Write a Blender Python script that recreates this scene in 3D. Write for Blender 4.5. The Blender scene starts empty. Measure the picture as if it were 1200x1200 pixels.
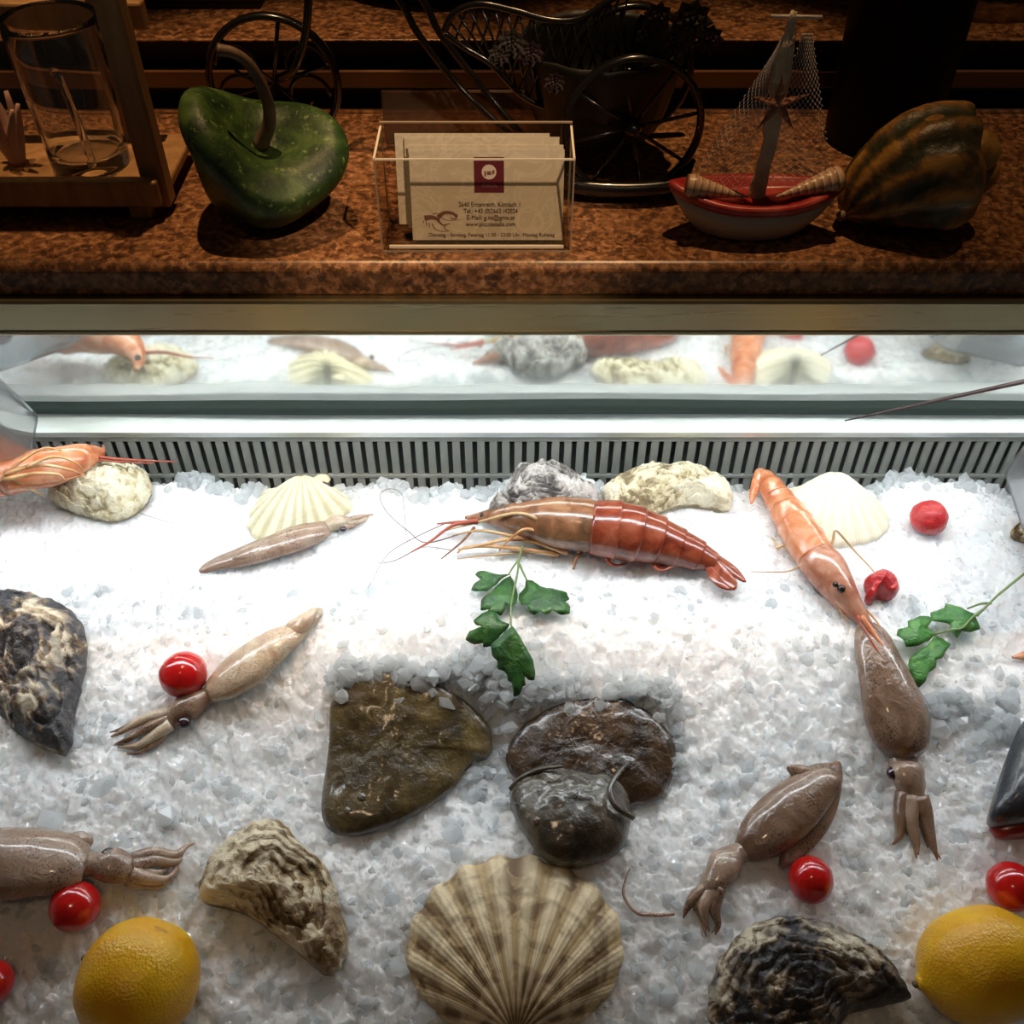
import bpy, bmesh, math, random
import numpy as np
from mathutils import Vector, Matrix
from mathutils.geometry import tessellate_polygon

random.seed(7); RNG = np.random.default_rng(7)
SC = bpy.context.scene; COL = SC.collection
# ------------------------------------------------------------------ camera, world, lights, exposure
CZ = 0.60; PITCH = math.radians(45)
cam_d = bpy.data.cameras.new('camera'); cam = bpy.data.objects.new('camera', cam_d); COL.objects.link(cam)
cam_d.sensor_width = 36; cam_d.lens = 36; cam_d.clip_start = 0.01
cam.location = (0, 0, CZ); cam.rotation_euler = (PITCH, 0, 0); SC.camera = cam
SC.view_settings.view_transform = 'Standard'; SC.view_settings.look = 'None'
SC.view_settings.gamma = 1; SC.view_settings.use_curve_mapping = False
SC.view_settings.exposure = 0.0
world = bpy.data.worlds.new('world'); SC.world = world; world.use_nodes = True
bg = world.node_tree.nodes['Background']; bg.inputs[0].default_value = (1.0, 0.80, 0.60, 1); bg.inputs[1].default_value = 0.018

def spot(name, loc, target, power, col, size, blend, rad):
    d = bpy.data.lights.new(name, 'SPOT'); d.energy = power; d.color = col; d.spot_size = math.radians(size)
    d.spot_blend = blend; d.shadow_soft_size = rad
    o = bpy.data.objects.new(name, d); COL.objects.link(o); o.location = loc
    o.rotation_euler = (Vector(target) - Vector(loc)).to_track_quat('-Z', 'Y').to_euler()
    return o
for sx_, sw_ in ((-.36, 40), (-.13, 46), (.10, 36), (.34, 15)):      # row of narrow warm track spots over the counter
    spot('track_spot', (sx_*1.1 + .02, 0.65, 1.60), (sx_, 0.570, 0.32), sw_, (1.0, 0.62, 0.30), 15.5, 0.75, 0.010)
spot('ceiling_spot_front', (0.40, -0.15, 1.35), (-0.025, 0.49, 0.345), 44, (1.0, 0.72, 0.46), 9.5, 0.6, 0.012)
spot('ceiling_spot_ice', (-0.25, -0.25, 1.7), (0.0, 0.16, 0.0), 7.5, (1.0, 0.70, 0.44), 35, 0.9, 0.04)

# ------------------------------------------------------------------ view geometry helpers (build time only)
cs = math.cos(PITCH); sn = math.sin(PITCH)
def ray(px, py):
    u = (px - 600) / 1200; v = -(py - 600) / 1200
    return Vector((u, v * cs + sn, v * sn - cs))
def PZ(px, py, z):
    d = ray(px, py); t = (z - CZ) / d.z; return Vector((d.x * t, d.y * t, z))
def PY(px, py, y):
    d = ray(px, py); t = y / d.y; return Vector((d.x * t, y, CZ + d.z * t))
def zdep(p): return p[1] * sn + (CZ - p[2]) * cs
def proj(P):
    P = np.asarray(P, float); x, y, z = P[..., 0], P[..., 1], P[..., 2] - CZ
    d = y * sn - z * cs; v = y * cs + z * sn
    return np.stack([600 + 1200 * x / d, 600 - 1200 * v / d], -1)

# numpy noise
def _h(ix, iy, iz, s):
    n = (ix.astype(np.int64) * 374761393 + iy.astype(np.int64) * 668265263 + iz.astype(np.int64) * 1274126177 + s * 974634777) & 0xffffffff
    n = ((n ^ (n >> 13)) * 1274126177) & 0xffffffff
    n = ((n ^ (n >> 16)) * 2246822519) & 0xffffffff
    return ((n ^ (n >> 15)) & 0xffffff) / float(0xffffff)
def vn(p, s=0):
    p = np.asarray(p, float); i = np.floor(p); f = p - i; u = f * f * (3 - 2 * f)
    i = i.astype(np.int64); x, y, z = i[..., 0], i[..., 1], i[..., 2]
    def c(a, b, d): return _h(x + a, y + b, z + d, s)
    X0 = (c(0,0,0)*(1-u[...,0])+c(1,0,0)*u[...,0])*(1-u[...,1])+(c(0,1,0)*(1-u[...,0])+c(1,1,0)*u[...,0])*u[...,1]
    X1 = (c(0,0,1)*(1-u[...,0])+c(1,0,1)*u[...,0])*(1-u[...,1])+(c(0,1,1)*(1-u[...,0])+c(1,1,1)*u[...,0])*u[...,1]
    return (X0*(1-u[...,2])+X1*u[...,2])*2-1
def fbm(p, s=0, o=4):
    p = np.asarray(p, float); a = 1; r = 0
    for k in range(o): r = r + a * vn(p * 2**k, s + k); a *= .5
    return r

# smooth bed of ice
def g2(x, y, cx, cy, sx, sy): return np.exp(-((x-cx)/sx)**2 - ((y-cy)/sy)**2)
def ice0(x, y, fall=False):
    x = np.asarray(x, float); y = np.asarray(y, float)
    z = 0.0125 + 0.302 * (y - 0.27)
    z = z - 0.302 * 0.03 * np.log1p(np.exp((y - 0.485) / 0.03))       # levels off towards the back
    z = z + 0.019 * g2(x, y, 0.00, 0.420, 0.13, 0.034)      # ridge above the flatfish
    z = z - 0.019 * g2(x, y, -0.01, 0.345, 0.12, 0.042)     # hollow they lie in
    z = z - 0.010 * g2(x, y, 0.27, 0.33, 0.05, 0.045)
    z = z + 0.006 * g2(x, y, 0.24, 0.41, 0.06, 0.03)
    z = z + 0.004 * np.sin(x * 21 + 1.3) * np.sin(y * 26)
    if fall:
        e = 0.549 + 0.006 * np.sin(x * 47) + 0.004 * np.sin(x * 131 + 1)
        z = z - 0.055 * np.clip((y - e) / 0.03, 0, 1) ** 1.3
    return z
def PI(px, py, h=0.0):
    d = ray(px, py); a, b = 0.25, 1.3
    for _ in range(40):
        m = (a + b) / 2
        if CZ + d.z * m - float(ice0(d.x * m, d.y * m)) - h > 0: a = m
        else: b = m
    return Vector((d.x * a, d.y * a, CZ + d.z * a))

MASK_POLY = []; MASK_DISC = []     # where loose ice must not cover an object
# ------------------------------------------------------------------ mesh helpers
def mk(name, vs, fs, mat, parent=None, smooth=True, attrs=None, label=None, kind=None):
    vs = np.asarray([tuple(v) for v in vs] if not isinstance(vs, np.ndarray) else vs, float)
    if parent is None: org = np.array([vs[:,0].mean(), vs[:,1].mean(), vs[:,2].min()])
    else:
        org = np.zeros(3); p = parent
        while p is not None: org += np.array(p.location); p = p.parent
    me = bpy.data.meshes.new(name); me.from_pydata((vs - org).tolist(), [], [tuple(int(i) for i in f) for f in fs]); 
    for k, a in (attrs or {}).items():
        at = me.attributes.new(k, 'FLOAT', 'POINT'); at.data.foreach_set('value', np.asarray(a, np.float32))
    me.update()
    bm = bmesh.new(); bm.from_mesh(me); bmesh.ops.recalc_face_normals(bm, faces=bm.faces); bm.to_mesh(me); bm.free()
    if smooth: me.polygons.foreach_set('use_smooth', [True] * len(me.polygons))
    me.materials.append(mat)
    o = bpy.data.objects.new(name, me); COL.objects.link(o)
    if parent is None: o.location = org
    else: o.parent = parent
    if label: o['label'] = label
    if kind: o['kind'] = kind
    return o
def tag(o, label, cat, group=None):
    o['label'] = label; o['category'] = cat
    if group: o['group'] = group
    return o
def thing(name, label, cat, loc, group=None):
    o = bpy.data.objects.new(name, None); COL.objects.link(o); o.location = loc; o.empty_display_size = .01
    return tag(o, label, cat, group)
def cat_rom(P, k, closed=False):
    P = np.asarray([tuple(p) for p in P], float); n = len(P); out = []
    rng = range(n) if closed else range(n - 1)
    for i in rng:
        if closed: a, b, c, d = P[(i-1) % n], P[i], P[(i+1) % n], P[(i+2) % n]
        else:
            b, c = P[i], P[i+1]; a = P[i-1] if i else 2*b - c; d = P[i+2] if i + 2 < n else 2*c - b
        for j in range(k):
            t = j / k
            out.append(.5*((2*b)+(-a+c)*t+(2*a-5*b+4*c-d)*t*t+(-a+3*b-3*c+d)*t**3))
    if not closed: out.append(P[-1])
    return np.array(out)
def resample(P, n, closed=False):
    if closed: P = np.vstack([P, P[:1]])
    L = np.r_[0, np.cumsum(np.linalg.norm(np.diff(P, axis=0), axis=1))]
    s = np.linspace(0, L[-1], n + 1)[:-1] if closed else np.linspace(0, L[-1], n)
    return np.stack([np.interp(s, L, P[:, k]) for k in range(P.shape[1])], 1)
def tube_geo(P, R, n=8, flat=1.0, k=4, up=(0,0,1), fn=None):
    """loft along a spline; R radii; flat = height / width; fn(ang, t) multiplies the radius"""
    P = np.asarray([tuple(p) for p in P], float); R = np.broadcast_to(np.asarray(R, float), (len(P),))
    Q = cat_rom(np.c_[P, R], k) if k > 1 else np.c_[P, R]
    C, r = Q[:, :3], np.maximum(Q[:, 3], 1e-5); m = len(C); up = np.array(up, float)
    T = np.gradient(C, axis=0); T /= np.linalg.norm(T, axis=1)[:, None] + 1e-12
    vs = []; at_t = []; at_a = []
    last = None
    for i in range(m):
        s = np.cross(T[i], up)
        if np.linalg.norm(s) < .15: s = last if last is not None else np.cross(T[i], (0.3, 1, 0.2))
        s = s - T[i] * s.dot(T[i]); s /= np.linalg.norm(s)
        if last is not None and s.dot(last) < 0: s = -s
        last = s; w = np.cross(s, T[i])
        for j in range(n):
            a = 2*math.pi*j/n; q = r[i] * (fn(a, i/(m-1)) if fn else 1)
            vs.append(C[i] + s*math.cos(a)*q + w*math.sin(a)*q*flat); at_t.append(i/(m-1)); at_a.append(j/n)
    fs = [(i*n+j, i*n+(j+1) % n, (i+1)*n+(j+1) % n, (i+1)*n+j) for i in range(m-1) for j in range(n)]
    vs.append(C[0]); vs.append(C[-1]); at_t += [0, 1]; at_a += [0, 0]
    a0 = len(vs) - 2
    fs += [(a0, (j+1) % n, j) for j in range(n)] + [(a0+1, (m-1)*n+j, (m-1)*n+(j+1) % n) for j in range(n)]
    return np.array(vs), fs, {'len': at_t, 'ang': at_a}
def tube(name, P, R, mat, parent=None, n=8, flat=1.0, k=4, up=(0,0,1), fn=None, nz=0, nf=60, label=None):
    v, f, a = tube_geo(P, R, n, flat, k, up, fn)
    if nz: v = v + nz * np.stack([fbm(v*nf, s, 3) for s in (1, 5, 9)], 1)
    return mk(name, v, f, mat, parent, True, a, label)
def join(parts):
    V = []; F = []; o = 0
    for v, f in parts:
        V.append(np.asarray(v)); F += [tuple(i + o for i in q) for q in f]; o += len(v)
    return np.vstack(V), F
def boxv(x0, x1, y0, y1, z0, z1):
    v = [(x, y, z) for x in (x0, x1) for y in (y0, y1) for z in (z0, z1)]
    return np.array(v, float), [(0,1,3,2),(4,6,7,5),(0,4,5,1),(2,3,7,6),(0,2,6,4),(1,5,7,3)]
def box(name, b, mat, parent=None, bev=0.0015, label=None, seg=2):
    v, f = boxv(*b); o = mk(name, v, f, mat, parent, False, None, label)
    if bev:
        bm = bmesh.new(); bm.from_mesh(o.data); bmesh.ops.bevel(bm, geom=bm.edges[:], offset=bev, segments=seg, affect='EDGES', profile=.5)
        bm.to_mesh(o.data); bm.free()
    return o
def lathe_geo(prof, c, n=40, axis=None, fn=None):
    vs = []; m = len(prof); M = (Vector((0,0,1)).rotation_difference(Vector(axis))).to_matrix() if axis is not None else Matrix.Identity(3)
    an = []
    for i, (r, h) in enumerate(prof):
        for j in range(n):
            a = 2*math.pi*j/n; rr, hh = (fn(a, i/(m-1), r, h) if fn else (r, h))
            vs.append(Vector(c) + M @ Vector((rr*math.cos(a), rr*math.sin(a), hh))); an.append(j/n)
    fs = [(i*n+j, i*n+(j+1) % n, (i+1)*n+(j+1) % n, (i+1)*n+j) for i in range(m-1) for j in range(n)]
    return np.array([tuple(v) for v in vs]), fs, {'ang': an, 'len': np.repeat(np.linspace(0,1,m), n)}
def lathe(name, prof, c, mat, parent=None, n=40, axis=None, fn=None, sm=3, label=None):
    if sm > 1: prof = [tuple(p) for p in cat_rom(prof, sm)]; prof = [(max(r, 1e-5), h) for r, h in prof]
    v, f, a = lathe_geo(prof, c, n, axis, fn); return mk(name, v, f, mat, parent, True, a, label)
def ball(name, c, r, mat, parent=None, sc=(1,1,1), nz=0, nf=60, n=20, seed=0):
    bm = bmesh.new(); bmesh.ops.create_uvsphere(bm, u_segments=n, v_segments=n*2//3, radius=1)
    v = np.array([tuple(q.co) for q in bm.verts]); f = [tuple(q.index for q in p.verts) for p in bm.faces]; bm.free()
    if nz: v = v * (1 + nz * fbm(v*nf + seed*7.3, 3, 3))[:, None]
    return mk(name, v * np.array(sc) * r + np.array(c), f, mat, parent)
def dome_geo(outline, H, lift=.35, rings=14, segs=72, a=2.2, b=.6, bump=None, sink=.004, k=4, z0=0.0):
    O = np.array([tuple(PI(x, y, H*lift+z0)) for x, y in outline]); O = resample(cat_rom(O, k, True), segs, True)
    c = O.mean(0); V = []; rad = []; ang = []
    for i in range(rings + 1):
        t = max(i / rings, 1e-4)
        q = c + (O - c) * t; base = ice0(q[:, 0], q[:, 1]) + H*lift + z0
        z = base + H*(1-lift)*(1 - t**a)**b
        q = np.c_[q[:, :2], z]
        if bump is not None: q[:, 2] += bump(q, np.full(segs, t), np.arange(segs)/segs)
        V.append(q); rad += [t]*segs; ang += list(np.arange(segs)/segs)
    for t, zz in ((.97, .4), (.86, 0), (.7, -1)):
        q = c + (O - c) * t; base = ice0(q[:, 0], q[:, 1])
        z = base + z0 + (H*lift*zz if zz >= 0 else -sink)
        V.append(np.c_[q[:, :2], z]); rad += [1]*segs; ang += list(np.arange(segs)/segs)
    V = np.vstack(V); m = rings + 4; n = segs
    F = [(i*n+j, i*n+(j+1) % n, (i+1)*n+(j+1) % n, (i+1)*n+j) for i in range(m-1) for j in range(n)]
    F.append(tuple((m-1)*n + j for j in range(n))[::-1])
    return V, F, {'rad': rad, 'ang': ang}
def dome(name, outline, H, mat, parent=None, mask=True, label=None, **kw):
    v, f, a = dome_geo(outline, H, **kw)
    if mask: MASK_POLY.append(outline)
    return mk(name, v, f, mat, parent, True, a, label)

# ------------------------------------------------------------------ materials
def mat(name, col=(.8,.8,.8), rough=.5, **kw):
    m = bpy.data.materials.new(name); m.use_nodes = True; b = m.node_tree.nodes['Principled BSDF']
    b.inputs['Base Color'].default_value = (*col, 1); b.inputs['Roughness'].default_value = rough
    for k, v in kw.items(): b.inputs[k.replace('_', ' ')].default_value = v
    return m
class N:
    def __init__(s, m): s.t = m.node_tree; s.b = s.t.nodes['Principled BSDF']; s.co = None
    def new(s, ty, **kw):
        n = s.t.nodes.new(ty)
        for k, v in kw.items():
            if k in n.inputs.keys(): n.inputs[k].default_value = v
            else: setattr(n, k, v)
        return n
    def link(s, a, b): s.t.links.new(a, b)
    def coord(s, sc=(1,1,1)):
        tc = s.new('ShaderNodeTexCoord'); mp = s.new('ShaderNodeMapping'); mp.inputs['Scale'].default_value = sc
        s.link(tc.outputs['Object'], mp.inputs['Vector']); return mp.outputs['Vector']
    def noise(s, scale, detail=4, dist=0, sc=(1,1,1), rough=.55):
        n = s.new('ShaderNodeTexNoise'); n.inputs['Scale'].default_value = scale; n.inputs['Detail'].default_value = detail
        n.inputs['Distortion'].default_value = dist; n.inputs['Roughness'].default_value = rough
        s.link(s.coord(sc), n.inputs['Vector']); return n.outputs['Fac']
    def vor(s, scale, feature='F1', out='Distance'):
        n = s.new('ShaderNodeTexVoronoi'); n.feature = feature; n.inputs['Scale'].default_value = scale
        s.link(s.coord(), n.inputs['Vector']); return n.outputs[out]
    def attr(s, name): 
        n = s.new('ShaderNodeAttribute'); n.attribute_name = name; return n.outputs['Fac']
    def math(s, op, a, b=0.0):
        n = s.new('ShaderNodeMath'); n.operation = op
        for i, v in enumerate((a, b)):
            if isinstance(v, (int, float)): n.inputs[i].default_value = v
            else: s.link(v, n.inputs[i])
        return n.outputs[0]
    def ramp(s, fac, stops, interp='LINEAR'):
        n = s.new('ShaderNodeValToRGB'); r = n.color_ramp; r.interpolation = interp
        while len(r.elements) < len(stops): r.elements.new(.5)
        for e, (p, c) in zip(r.elements, stops): e.position = p; e.color = (*c, 1)
        s.link(fac, n.inputs['Fac']); return n.outputs['Color']
    def mix(s, fac, a, b, mode='MIX'):
        n = s.new('ShaderNodeMix'); n.data_type = 'RGBA'; n.blend_type = mode
        if isinstance(fac, (int, float)): n.inputs[0].default_value = fac
        else: s.link(fac, n.inputs[0])
        for i, v in ((6, a), (7, b)):
            if isinstance(v, tuple): n.inputs[i].default_value = (*v, 1)
            else: s.link(v, n.inputs[i])
        return n.outputs[2]
    def base(s, c): s.link(c, s.b.inputs['Base Color'])
    def rough(s, c): s.link(c, s.b.inputs['Roughness'])
    def bump(s, h, strength=.4, dist=.002):
        n = s.new('ShaderNodeBump'); n.inputs['Strength'].default_value = strength; n.inputs['Distance'].default_value = dist
        s.link(h, n.inputs['Height']); s.link(n.outputs['Normal'], s.b.inputs['Normal'])

def m_granite():
    m = mat('granite', rough=.28); n = N(m)
    a = n.noise(210, 5, .3, rough=.65); b = n.vor(330, out='Color'); c = n.noise(60, 3)
    col = n.ramp(a, [(.28, (.018,.008,.005)), (.42, (.10,.042,.018)), (.52, (.24,.105,.045)), (.62, (.40,.20,.095)), (.75, (.52,.33,.19))])
    v = n.new('ShaderNodeSeparateColor'); n.link(b, v.inputs[0])
    col = n.mix(n.math('MULTIPLY', n.math('GREATER_THAN', v.outputs[0], .78), .7), col, (.03,.015,.01))
    col = n.mix(n.math('MULTIPLY', n.ramp(c, [(.4, (0,0,0)), (.7, (1,1,1))]), .35), col, (.34,.16,.07))
    n.base(col); return m
GRANITE = m_granite()
def m_metal(name, col, rough, sc=(1,60,60), amt=.12, metallic=1.0):
    m = mat(name, col, rough, Metallic=metallic); n = N(m); a = n.noise(12, 4, sc=sc)
    n.base(n.mix(n.math('MULTIPLY', a, amt*2), col, tuple(c*.55 for c in col)))
    n.rough(n.math('ADD', n.math('MULTIPLY', a, .15), rough-.05)); return m
BRASS = m_metal('tarnished_brass', (.62,.55,.34), .27, (1, 30, 30), .2, .95)
BRONZE = m_metal('bronze_trim', (.20,.15,.10), .35)
CHROME = m_metal('bright_trim', (.8,.7,.6), .2)
MIRROR = m_metal('steel_mirror', (.90,.94,.90), .07, (4, 60, 60), .04)
n_ = N(MIRROR); tc_ = n_.new('ShaderNodeTexCoord'); sp_ = n_.new('ShaderNodeSeparateXYZ'); n_.link(tc_.outputs['Object'], sp_.inputs[0])
fog = n_.ramp(n_.math('ADD', n_.math('MULTIPLY', n_.math('SUBTRACT', sp_.outputs[2], .70), 16.0), n_.math('MULTIPLY', n_.noise(9, 3), .35)), [(.1, (1,1,1)), (.85, (.12,.12,.12))])   # condensation, thickest low down
n_.link(n_.math('SUBTRACT', 1.0, n_.math('MULTIPLY', fog, .62)), n_.b.inputs['Metallic']); n_.rough(n_.math('ADD', n_.math('MULTIPLY', fog, .16), .05))
STEEL = m_metal('brushed_steel', (.82,.85,.84), .38, (2, 60, 60), .10)
GASKET = mat('green_gasket', (.022,.032,.027), .6, Specular_IOR_Level=.15)
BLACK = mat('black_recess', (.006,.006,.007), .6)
def m_grille():
    m = mat('grey_plastic', rough=.5); n = N(m); n.base(n.ramp(n.noise(40, 3), [(.3,(.19,.195,.175)),(.7,(.27,.275,.25))])); return m
GRILLE = m_grille()
DUCT = mat('grey_duct', (.09,.095,.09), .6)
def m_ice(name, tr, sss, rough):
    m = mat(name, (.93,.955,.97), rough, IOR=1.31, Transmission_Weight=tr, Subsurface_Weight=sss, Subsurface_Scale=.018)
    m.node_tree.nodes['Principled BSDF'].inputs['Subsurface Radius'].default_value = (.9, 1.0, 1.05)
    return m
ICE = m_ice('crushed_ice', .0, .85, .14)
def ice_sparkle(m, k_base, k_coat):
    """small flat facets: soft on the body, crisp on the wet coat"""
    n = N(m); geo = n.new('ShaderNodeNewGeometry'); out = []
    n1 = n.new('ShaderNodeTexNoise'); n1.inputs['Scale'].default_value = 260; n.link(n.coord(), n1.inputs['Vector'])
    for amt in (k_base, k_coat):
        tot = geo.outputs['Normal']
        for sc_, w_ in ((190, .8), (430, 1.0)):
            mx = n.new('ShaderNodeVectorMath', operation='MULTIPLY_ADD'); mx.inputs[1].default_value = (.004,)*3; n.link(n1.outputs['Color'], mx.inputs[0]); n.link(n.coord(), mx.inputs[2])
            v = n.new('ShaderNodeTexVoronoi'); v.inputs['Scale'].default_value = sc_; n.link(mx.outputs[0], v.inputs['Vector'])
            a = n.new('ShaderNodeVectorMath', operation='SUBTRACT'); n.link(v.outputs['Color'], a.inputs[0]); a.inputs[1].default_value = (.5, .5, .5)
            b = n.new('ShaderNodeVectorMath', operation='SCALE'); n.link(a.outputs[0], b.inputs[0]); b.inputs['Scale'].default_value = amt*w_
            c = n.new('ShaderNodeVectorMath', operation='ADD'); n.link(tot, c.inputs[0]); n.link(b.outputs[0], c.inputs[1]); tot = c.outputs[0]
        d = n.new('ShaderNodeVectorMath', operation='NORMALIZE'); n.link(tot, d.inputs[0]); out.append(d.outputs[0])
    n.link(out[0], n.b.inputs['Normal']); n.link(out[1], n.b.inputs['Coat Normal'])
    n.b.inputs['Coat Weight'].default_value = 1; n.b.inputs['Coat Roughness'].default_value = .06; n.b.inputs['Coat IOR'].default_value = 1.5
ice_sparkle(ICE, .30, 1.0)
def m_chip():
    m = mat('ice_chip', (.95,.97,.98), .06, IOR=1.31, Transmission_Weight=.7); t = m.node_tree; b = t.nodes['Principled BSDF']
    tr = t.nodes.new('ShaderNodeBsdfTranslucent'); tr.inputs['Color'].default_value = (.95,.97,.98,1)
    mx = t.nodes.new('ShaderNodeMixShader'); mx.inputs[0].default_value = .46
    t.links.new(b.outputs[0], mx.inputs[1]); t.links.new(tr.outputs[0], mx.inputs[2]); t.links.new(mx.outputs[0], t.nodes['Material Output'].inputs['Surface'])
    return m
CHIP = m_chip()
def m_oyster(name, light, mid, dark, dk, seed=0):
    m = mat(name, rough=.42, Specular_IOR_Level=.5); n = N(m)
    h = n.attr('hgt'); a = n.noise(34, 5, .7, rough=.62); big = n.noise(26, 3, .6); f = n.noise(170, 4, .8)
    v = n.math('ADD', n.math('MULTIPLY', h, .9), n.math('MULTIPLY', n.math('SUBTRACT', f, .5), .9))
    v = n.math('ADD', v, n.math('MULTIPLY', n.math('SUBTRACT', a, .5), 1.5))
    pale = n.ramp(v, [(.18, dark), (.36, mid), (.56, light), (.9, tuple(min(1, c*1.15) for c in light))])
    deep = n.ramp(v, [(.30, dark), (.62, tuple(c*2.2+.01 for c in dark)), (.80, mid), (.96, light)])
    col = n.mix(n.ramp(big, [(.58-.20*dk, (0,0,0)), (.66-.18*dk, (1,1,1))]), pale, deep)
    n.base(col); n.bump(n.math('ADD', f, n.math('MULTIPLY', a, .6)), .9, .003); return m
OY_DARK = m_oyster('oyster_charcoal', (.66,.58,.44), (.24,.16,.09), (.032,.030,.033), .85)
OY_BROWN = m_oyster('oyster_brown', (.72,.62,.44), (.36,.25,.12), (.12,.072,.030), .42)
OY_CREAM = m_oyster('oyster_cream', (.82,.76,.57), (.62,.53,.32), (.26,.20,.11), .05)
OY_GREY = m_oyster('oyster_grey', (.58,.54,.50), (.30,.27,.24), (.085,.075,.07), .4)
def m_scallop(name, rib, groove, spot_c, nrib, spots):
    m = mat(name, rough=.5); n = N(m); u = n.attr('u'); v = n.attr('v')
    w = n.math('MULTIPLY', n.math('ADD', n.math('COSINE', n.math('MULTIPLY', u, 2*math.pi*nrib)), 1.0), .5)
    col = n.ramp(w, [(.15, groove), (.7, rib)])
    fine = n.math('FRACT', n.math('ADD', n.math('MULTIPLY', v, 26.0), n.math('MULTIPLY', n.noise(60, 2), 2.0)))
    a = n.noise(70, 5, .6); blotch = n.ramp(a, [(.45, (0,0,0)), (.58, (spots, spots, spots))])
    blotch = n.math('MULTIPLY', blotch, n.math('SUBTRACT', 1.15, n.math('MULTIPLY', w, .75)))
    col = n.mix(blotch, col, spot_c)
    band = n.ramp(v, [(0, (.45,.45,.45)), (.03, (.8,.8,.8)), (.16, (0,0,0)), (.70, (0,0,0)), (.735, (.55*spots,)*3), (.76, (0,0,0)), (.83,(.35*spots,)*3), (.87, (0,0,0))])
    col = n.mix(band, col, tuple(c*.45 for c in groove))
    rays = n.math('MULTIPLY', n.math('COSINE', n.math('MULTIPLY', u, 2*math.pi*nrib*5)), .5)
    n.base(n.mix(n.math('MULTIPLY', n.math('ADD', rays, .5), .08*spots), col, tuple(c*.5 for c in groove)))
    n.bump(n.math('ADD', n.math('MULTIPLY', fine, .6), n.math('ADD', n.noise(400, 3), n.math('MULTIPLY', rays, .45))), .42, .0011); return m
TOM = mat('cherry_tomato_skin', (.62,.012,.010), .16, Coat_Weight=.4, Coat_Roughness=.08, Subsurface_Weight=.15, Subsurface_Scale=.004)
n_ = N(TOM); n_.base(n_.ramp(n_.noise(90, 3), [(.3, (.42,.006,.008)), (.7, (.62,.014,.010))]))
TOMW = mat('wrinkled_tomato_skin', (.55,.03,.03), .28, Coat_Weight=.3)
n_ = N(TOMW); n_.base(n_.ramp(n_.noise(120, 5, 1), [(.35, (.42,.008,.012)), (.62, (.60,.02,.022)), (.8, (.72,.16,.14))])); n_.bump(n_.noise(160, 4, 2), .8, .002)
def m_lemon():
    m = mat('lemon_peel', rough=.33, Specular_IOR_Level=.5, Subsurface_Weight=.1, Subsurface_Scale=.004); n = N(m)
    c = n.ramp(n.noise(45, 3), [(.3, (.80,.37,.008)), (.7, (.92,.54,.015))])
    c = n.mix(n.ramp(n.noise(110, 5, 1), [(.66, (0,0,0)), (.74, (.6,.6,.6))]), c, (.36,.15,.02))
    c = n.mix(n.ramp(n.attr('len'), [(0, (.8,.8,.8)), (.06, (0,0,0))]), c, (.20,.09,.02))
    n.base(c); n.bump(n.math('ADD', n.vor(620), n.noise(200, 3)), .30, .0011); return m
LEMON = m_lemon()
def m_squid(name, pale, tan, speck, amt):
    m = mat(name, rough=.16, Subsurface_Weight=.25, Subsurface_Scale=.006, Coat_Weight=.5, Coat_Roughness=.08); n = N(m)
    c = n.ramp(n.noise(38, 4, .8), [(.32, tan), (.62, pale)])
    d = n.vor(620); big = n.noise(30, 3, .5)
    dots = n.math('MULTIPLY', n.math('LESS_THAN', d, .34), n.ramp(big, [(.42, (0,0,0)), (.6, (amt,)*3)]))
    c = n.mix(dots, c, speck)
    c = n.mix(n.ramp(big, [(.50, (0,0,0)), (.72, (amt*.75,)*3)]), c, tuple((a+b)/2 for a, b in zip(tan, speck)))
    n.base(c); n.bump(n.noise(140, 4, 1.5), .45, .002); return m
SQ = m_squid('squid_skin', (.46,.33,.25), (.25,.155,.105), (.075,.026,.018), .85)
SQ_D = m_squid('squid_skin_dark', (.31,.20,.135), (.15,.08,.05), (.045,.015,.010), 1.0)
SQ_P = m_squid('squid_skin_pale', (.62,.52,.38), (.36,.24,.16), (.10,.04,.028), .6)
SQ_E = mat('squid_eye', (.03,.012,.02), .12, Coat_Weight=.6)
def m_prawn(name, a, b, c, rough=.22):
    m = mat(name, rough=rough, Coat_Weight=.4, Coat_Roughness=.1, Subsurface_Weight=.12, Subsurface_Scale=.004); n = N(m)
    k = n.noise(70, 5, .8); col = n.ramp(k, [(.28, a), (.5, b), (.75, c)])
    n.base(col); n.bump(n.noise(220, 3), .2, .001); return m
PR_RED = m_prawn('prawn_shell_red', (.13,.02,.010), (.27,.05,.02), (.42,.13,.07))
PR_BROWN = m_prawn('prawn_shell_brown', (.09,.05,.025), (.26,.11,.05), (.42,.22,.12))
PR_ORANGE = m_prawn('prawn_shell_orange', (.46,.12,.045), (.64,.23,.10), (.78,.46,.31))
PR_PINK = m_prawn('prawn_carapace_pink', (.28,.08,.04), (.48,.19,.11), (.66,.38,.27))
PR_LEG = m_prawn('prawn_leg', (.46,.20,.07), (.62,.34,.14), (.74,.50,.28))
PR_TAN = m_prawn('prawn_leg_tan', (.40,.24,.11), (.55,.36,.17), (.66,.48,.26))
PR_ANT = mat('prawn_antenna', (.42,.09,.05), .4); PR_WHISK = mat('prawn_whisker', (.16,.08,.07), .4)
PR_EYE = mat('prawn_eye', (.02,.012,.01), .15)
def m_leaf(name, a, b):
    m = mat(name, rough=.38, Subsurface_Weight=.05, Subsurface_Scale=.003); n = N(m)
    c = n.ramp(n.noise(90, 4, .6), [(.3, a), (.72, b)])
    c = n.mix(n.ramp(n.noise(260, 3), [(.6,(0,0,0)),(.75,(.3,.3,.3))]), c, (.25,.34,.10))
    n.base(c); n.bump(n.noise(160, 3, 2), .5, .002); return m
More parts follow.
